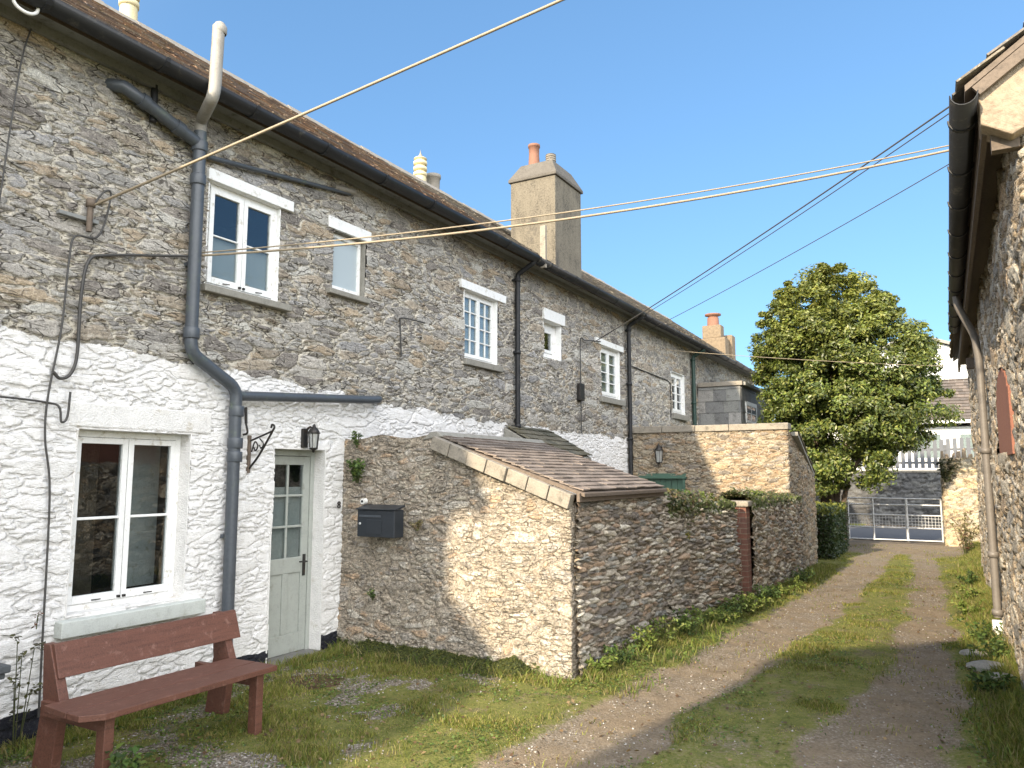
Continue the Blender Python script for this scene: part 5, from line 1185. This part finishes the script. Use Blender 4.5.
# corner of a dark table at the left edge
tb = empty('garden_table', (-5.05, 2.25, 0), 'dark grey wooden table, only its corner showing at the left edge', 'table')
MB().box((-5.3, 1.75, .585), (-4.88, 2.60, .63)).box((-5.28, 1.77, .55), (-4.90, 2.58, .583)).build('tabletop', M['table'], tb, .008)
for (x, y) in ((-5.24, 2.52), (-4.94, 2.52), (-5.24, 1.83), (-4.94, 1.83)): MB().box((x - .03, y - .03, -.08), (x + .03, y + .03, .56)).build('leg', M['table'], tb, .005)

# ================================================================== wall fittings
# letter box
lb = empty('letter_box', (-4.96, 6.08, 1.27), 'black metal letter box mounted on the grey lean-to wall', 'letter box')
lx0, lx1, ly = -5.17, -4.70, 6.11
MB().box((lx0, ly - .15, 1.13), (lx1, ly, 1.40)).build('box_body', M['letterbox'], lb, .01)
MB().prism([(lx0 - .015, ly - .165, 1.395), (lx0 - .015, ly, 1.425), (lx0 - .015, ly, 1.445), (lx0 - .015, ly - .17, 1.405)], (lx1 - lx0 + .03, 0, 0)).build('lid', M['letterbox'], lb, .004)
MB().box((lx0 + .03, ly - .158, 1.325), (lx0 + .30, ly - .15, 1.345)).build('slot_flap', M['pipe'], lb, .002)
MB().box((lx0 + .13, ly - .156, 1.16), (lx0 + .31, ly - .15, 1.30)).build('embossed_panel', M['letterbox'], lb, .003)
MB().lathe((0, 0, 0), [(0, 0), (.012, 0), (.012, .008), (0, .008)], 12).build('lock', M['galv'], lb)
lk_ = [c for c in lb.children if c.name.startswith('lock')][0]; lk_.rotation_euler = (R(90), 0, 0); lk_.location = Vector((lx0 + .04, ly - .15, 1.26)) - lb.location
bl = MB().tube([(-5.185, 6.10, 1.475), (-5.185, 6.05, 1.475)], .03, 14).build('bell_push', M['ceramic']); tag(bl, 'round white bell push above the left corner of the letter box', 'bell')
MB().tube([(-5.185, 6.055, 1.475), (-5.185, 6.04, 1.475)], .012, 10).build('button', M['iron'], bl)
hn = bpy.data.curves.new('house_number', 'FONT'); hn.body = '8'; hn.size = .10; hn.extrude = .006; hn.align_x = 'CENTER'
ho = bpy.data.objects.new('house_number', hn); col.objects.link(ho); dg_ = bpy.context.evaluated_depsgraph_get()
me = bpy.data.meshes.new_from_object(ho.evaluated_get(dg_)); bpy.data.objects.remove(ho)
hm = link('house_number', me, M['iron']); hm.location = (D + .045, 6.06, 1.40); hm.rotation_euler = (R(90), 0, R(90)); tag(hm, 'small dark numeral fixed to the white wall between door and letter box', 'house number')

def lantern(root_label, loc, out, hgt, name='wall_lantern', glassm='lampglass'):
    x, y, z = loc; ox, oy = out; r = empty(name, loc, root_label, 'wall lamp')
    cx_, cy_ = x + ox * .14, y + oy * .14
    MB().box((x + ox * .0 - (.035 if oy else 0), y - (.035 if ox else 0) - (0), z - .02), (x + ox * .03 + (.035 if oy else 0), y + oy * .03 + (.035 if ox else 0), z + hgt * .7)).build('back_plate', M['iron'], r, .006)
    MB().tube(smooth_path([(x + ox * .02, y + oy * .02, z + hgt * .55), (x + ox * .09, y + oy * .09, z + hgt * .75), (cx_, cy_, z + hgt * .5)], 4), .012, 8).build('arm', M['iron'], r)
    s = hgt / .26; zc = z + hgt * .5 - .26 * s * .62
    MB().lathe((cx_, cy_, zc), [(0, .26 * s), (.012, .25 * s), (.02, .225 * s), (.045, .2 * s), (.07 * s, .16 * s), (.066 * s, .155 * s), (0, .155 * s)], 6).build('hood', M['iron'], r)
    MB().lathe((cx_, cy_, zc), [(.055 * s, .155 * s), (.04 * s, .0)], 6).build('lantern_glass', M[glassm], r)
    f = MB()
    for k in range(6): t = math.pi / 3 * k; f.tube([(cx_ + .057 * s * math.cos(t), cy_ + .057 * s * math.sin(t), zc + .155 * s), (cx_ + .042 * s * math.cos(t), cy_ + .042 * s * math.sin(t), zc)], .004, 4)
    f.lathe((cx_, cy_, zc), [(.046 * s, .005), (.046 * s, -.01), (.015, -.02), (.012, -.04), (0, -.045)], 6); f.build('lantern_frame', M['iron'], r)
    MB().lathe((cx_, cy_, zc + .03 * s), [(0, 0), (.015, .01), (.02, .05), (.01, .09), (0, .095)], 10).build('bulb', M['ceramic'], r)
    return r
lantern('black wall lantern above the right side of the sage front door', (D + .01, 5.56, 2.03), (1, 0), .24)
lantern('black lantern on the outbuilding wall above the green door', (-4.87, OY - .01, 2.02), (0, -1), .38)
hb_ = empty('hanging_basket_bracket', (D, 4.88, 1.9), 'ornate black iron hanging-basket bracket between the soil pipe and the door', 'bracket')
xw = D + .03
MB().box((xw - .03, 4.865, 1.76), (xw, 4.895, 2.10)).build('wall_plate', M['board'], hb_, .004)
MB().tube([(xw, 4.88, 2.05), (xw + .27, 4.88, 2.13)], .009, 6).tube(smooth_path([(xw, 4.88, 1.80), (xw + .12, 4.88, 1.92), (xw + .27, 4.88, 2.12), (xw + .30, 4.88, 2.17), (xw + .27, 4.88, 2.19), (xw + .26, 4.88, 2.16)], 5), .010, 6).tube(smooth_path([(xw + .02, 4.88, 1.95), (xw + .06, 4.88, 2.04), (xw + .10, 4.88, 2.0), (xw + .07, 4.88, 1.96), (xw + .05, 4.88, 1.99)], 5), .007, 6).tube(smooth_path([(xw + .12, 4.88, 2.07), (xw + .17, 4.88, 2.02), (xw + .14, 4.88, 1.98), (xw + .12, 4.88, 2.01)], 5), .006, 6).build('scrollwork', M['iron'], hb_)
ch = empty('rusty_pulley', (D, 4.72, 2.3), 'small rusty iron hook hanging by the soil pipe branch', 'hook')
MB().tube([(D + .0, 4.76, 2.33), (D + .10, 4.76, 2.34)], .01, 6).tube([(D + .09, 4.76, 2.34), (D + .09, 4.77, 2.20)], .014, 6).tube(smooth_path([(D + .09, 4.77, 2.2), (D + .10, 4.78, 2.12), (D + .06, 4.77, 2.10)], 4), .01, 6).build('hook_iron', M['iron'], ch)

# ================================================================== cables
def cable(name, pts, r, mat, label, k=8): return tag(MB().tube(smooth_path(pts, k), r, 6).build(name, M[mat]), label, 'cable')
def span(p, q, sag, n=14):
    p, q = Vector(p), Vector(q); return [p.lerp(q, i / n) - Vector((0, 0, 4 * sag * (i / n) * (1 - i / n))) for i in range(n + 1)]
br = empty('cable_bracket', (-5.5, 3.2, 3.7), 'rusty iron cable bracket bolted high on the near cottage wall', 'bracket')
MB().box((D + .02, 3.02, 3.63), (D + .06, 3.32, 3.66)).build('bracket_bar', M['fascia'], br, .003)
MB().tube([(D + .07, 3.24, 3.55), (D + .07, 3.24, 3.80)], .022, 8).lathe((D + .07, 3.24, 3.74), [(0, 0), (.035, 0), (.03, .06), (0, .06)], 10).build('insulator_stem', M['board'], br)
tag(MB().tube(span((-5.46, 3.26, 3.76), (3.55, 5.32, 6.33), .04, 30), .010, 6).build('overhead_cable', M['cable']), 'pale overhead cable rising from the wall bracket up across the top of the sky', 'cable')
cable('wall_cable', [(-5.47, 3.26, 3.77), (-5.45, 3.32, 3.88), (-5.46, 3.38, 3.88), (-5.49, 3.36, 3.64), (-5.50, 3.30, 3.52), (-5.50, 3.15, 3.49), (-5.50, 3.12, 3.3), (-5.50, 3.10, 2.8), (-5.50, 3.04, 2.3), (-5.50, 3.04, 2.0), (-5.50, 3.10, 1.6), (-5.50, 3.12, .6), (-5.50, 3.13, .1)], .008, 'darkcable', 'dark cable dropping from the bracket down the left of the white wall', 6)
cable('wall_cable', [(-5.47, 4.2, 3.60), (-5.47, 3.9, 3.53), (-5.49, 3.4, 3.41), (-5.49, 3.26, 3.33), (-5.49, 3.22, 3.05), (-5.49, 3.22, 2.62), (-5.49, 3.18, 2.47), (-5.49, 3.11, 2.43), (-5.49, 3.06, 2.47)], .012, 'darkcable', 'thick black cable looping down onto the top of the white paint', 6)
cable('wall_cable', [(-5.5, 2.3, 2.26), (-5.5, 2.75, 2.265), (-5.5, 3.05, 2.25), (-5.49, 3.12, 2.22), (-5.49, 3.14, 2.12), (-5.49, 3.18, 2.16), (-5.49, 3.19, 2.34)], .008, 'darkcable', 'thin black cable entering the white wall from the left edge', 6)
cable('wall_cable', [(-5.49, 2.76, 5.0), (-5.5, 2.70, 4.7), (-5.5, 2.66, 4.2), (-5.5, 2.62, 3.5)], .006, 'darkcable', 'thin dark wire hanging from the eave at the far left')
cable('wall_cable', [(-5.5, 7.05, 3.12), (-5.5, 7.02, 3.5), (-5.5, 7.05, 3.58), (-5.5, 7.5, 3.6)], .008, 'darkcable', 'thin dark wire bent round a corner on the stone below the frosted window')
cable('wall_cable', [(-5.49, 12.1, 2.45), (-5.49, 12.1, 3.1), (-5.49, 12.1, 4.05), (-5.49, 12.3, 4.12), (-5.49, 13.0, 4.2)], .010, 'darkcable', 'black wire running down the middle cottage beside the small cable box')
EY = 6.6
def tocable(name, p, q, sag, r, mat, label): return tag(MB().tube(span(p, q, sag, 24), r, 6).build(name, M[mat]), label, 'cable')
tocable('overhead_cable', (-5.46, 4.18, 3.60), (.20, 6.9, 4.36), .13, .010, 'cable', 'thick cream overhead cable sagging from the near cottage to the barn gutter')
tocable('overhead_cable', (-5.47, 4.19, 3.63), (.20, 6.9, 4.40), .105, .006, 'cable', 'thinner cable running just above the thick cream cable to the barn gutter')
tocable('overhead_cable', (-5.44, 12.6, 4.13), (.24, 7.6, 5.05), .05, .008, 'darkcable', 'dark overhead wire from the middle cottage wall, lower of the pair to the barn')
tocable('overhead_cable', (-5.44, 14.6, 4.86), (.30, 8.4, 5.35), .05, .006, 'darkcable', 'dark overhead wire from the middle cottage eave, upper of the pair to the barn')
tocable('overhead_cable', (-5.40, 15.4, 4.8), (.36, 10.2, 5.5), .05, .006, 'darkcable', 'faint thin wire above the dark pair over the lane')
tocable('overhead_cable', (-5.40, 16.2, 4.5), (8, 24, 4.2), .25, .006, 'cable', 'thin pale wire crossing in front of the evergreen tree')

scn.cycles.use_adaptive_sampling = True
scn.cycles.max_bounces = 6; scn.cycles.transparent_max_bounces = 8
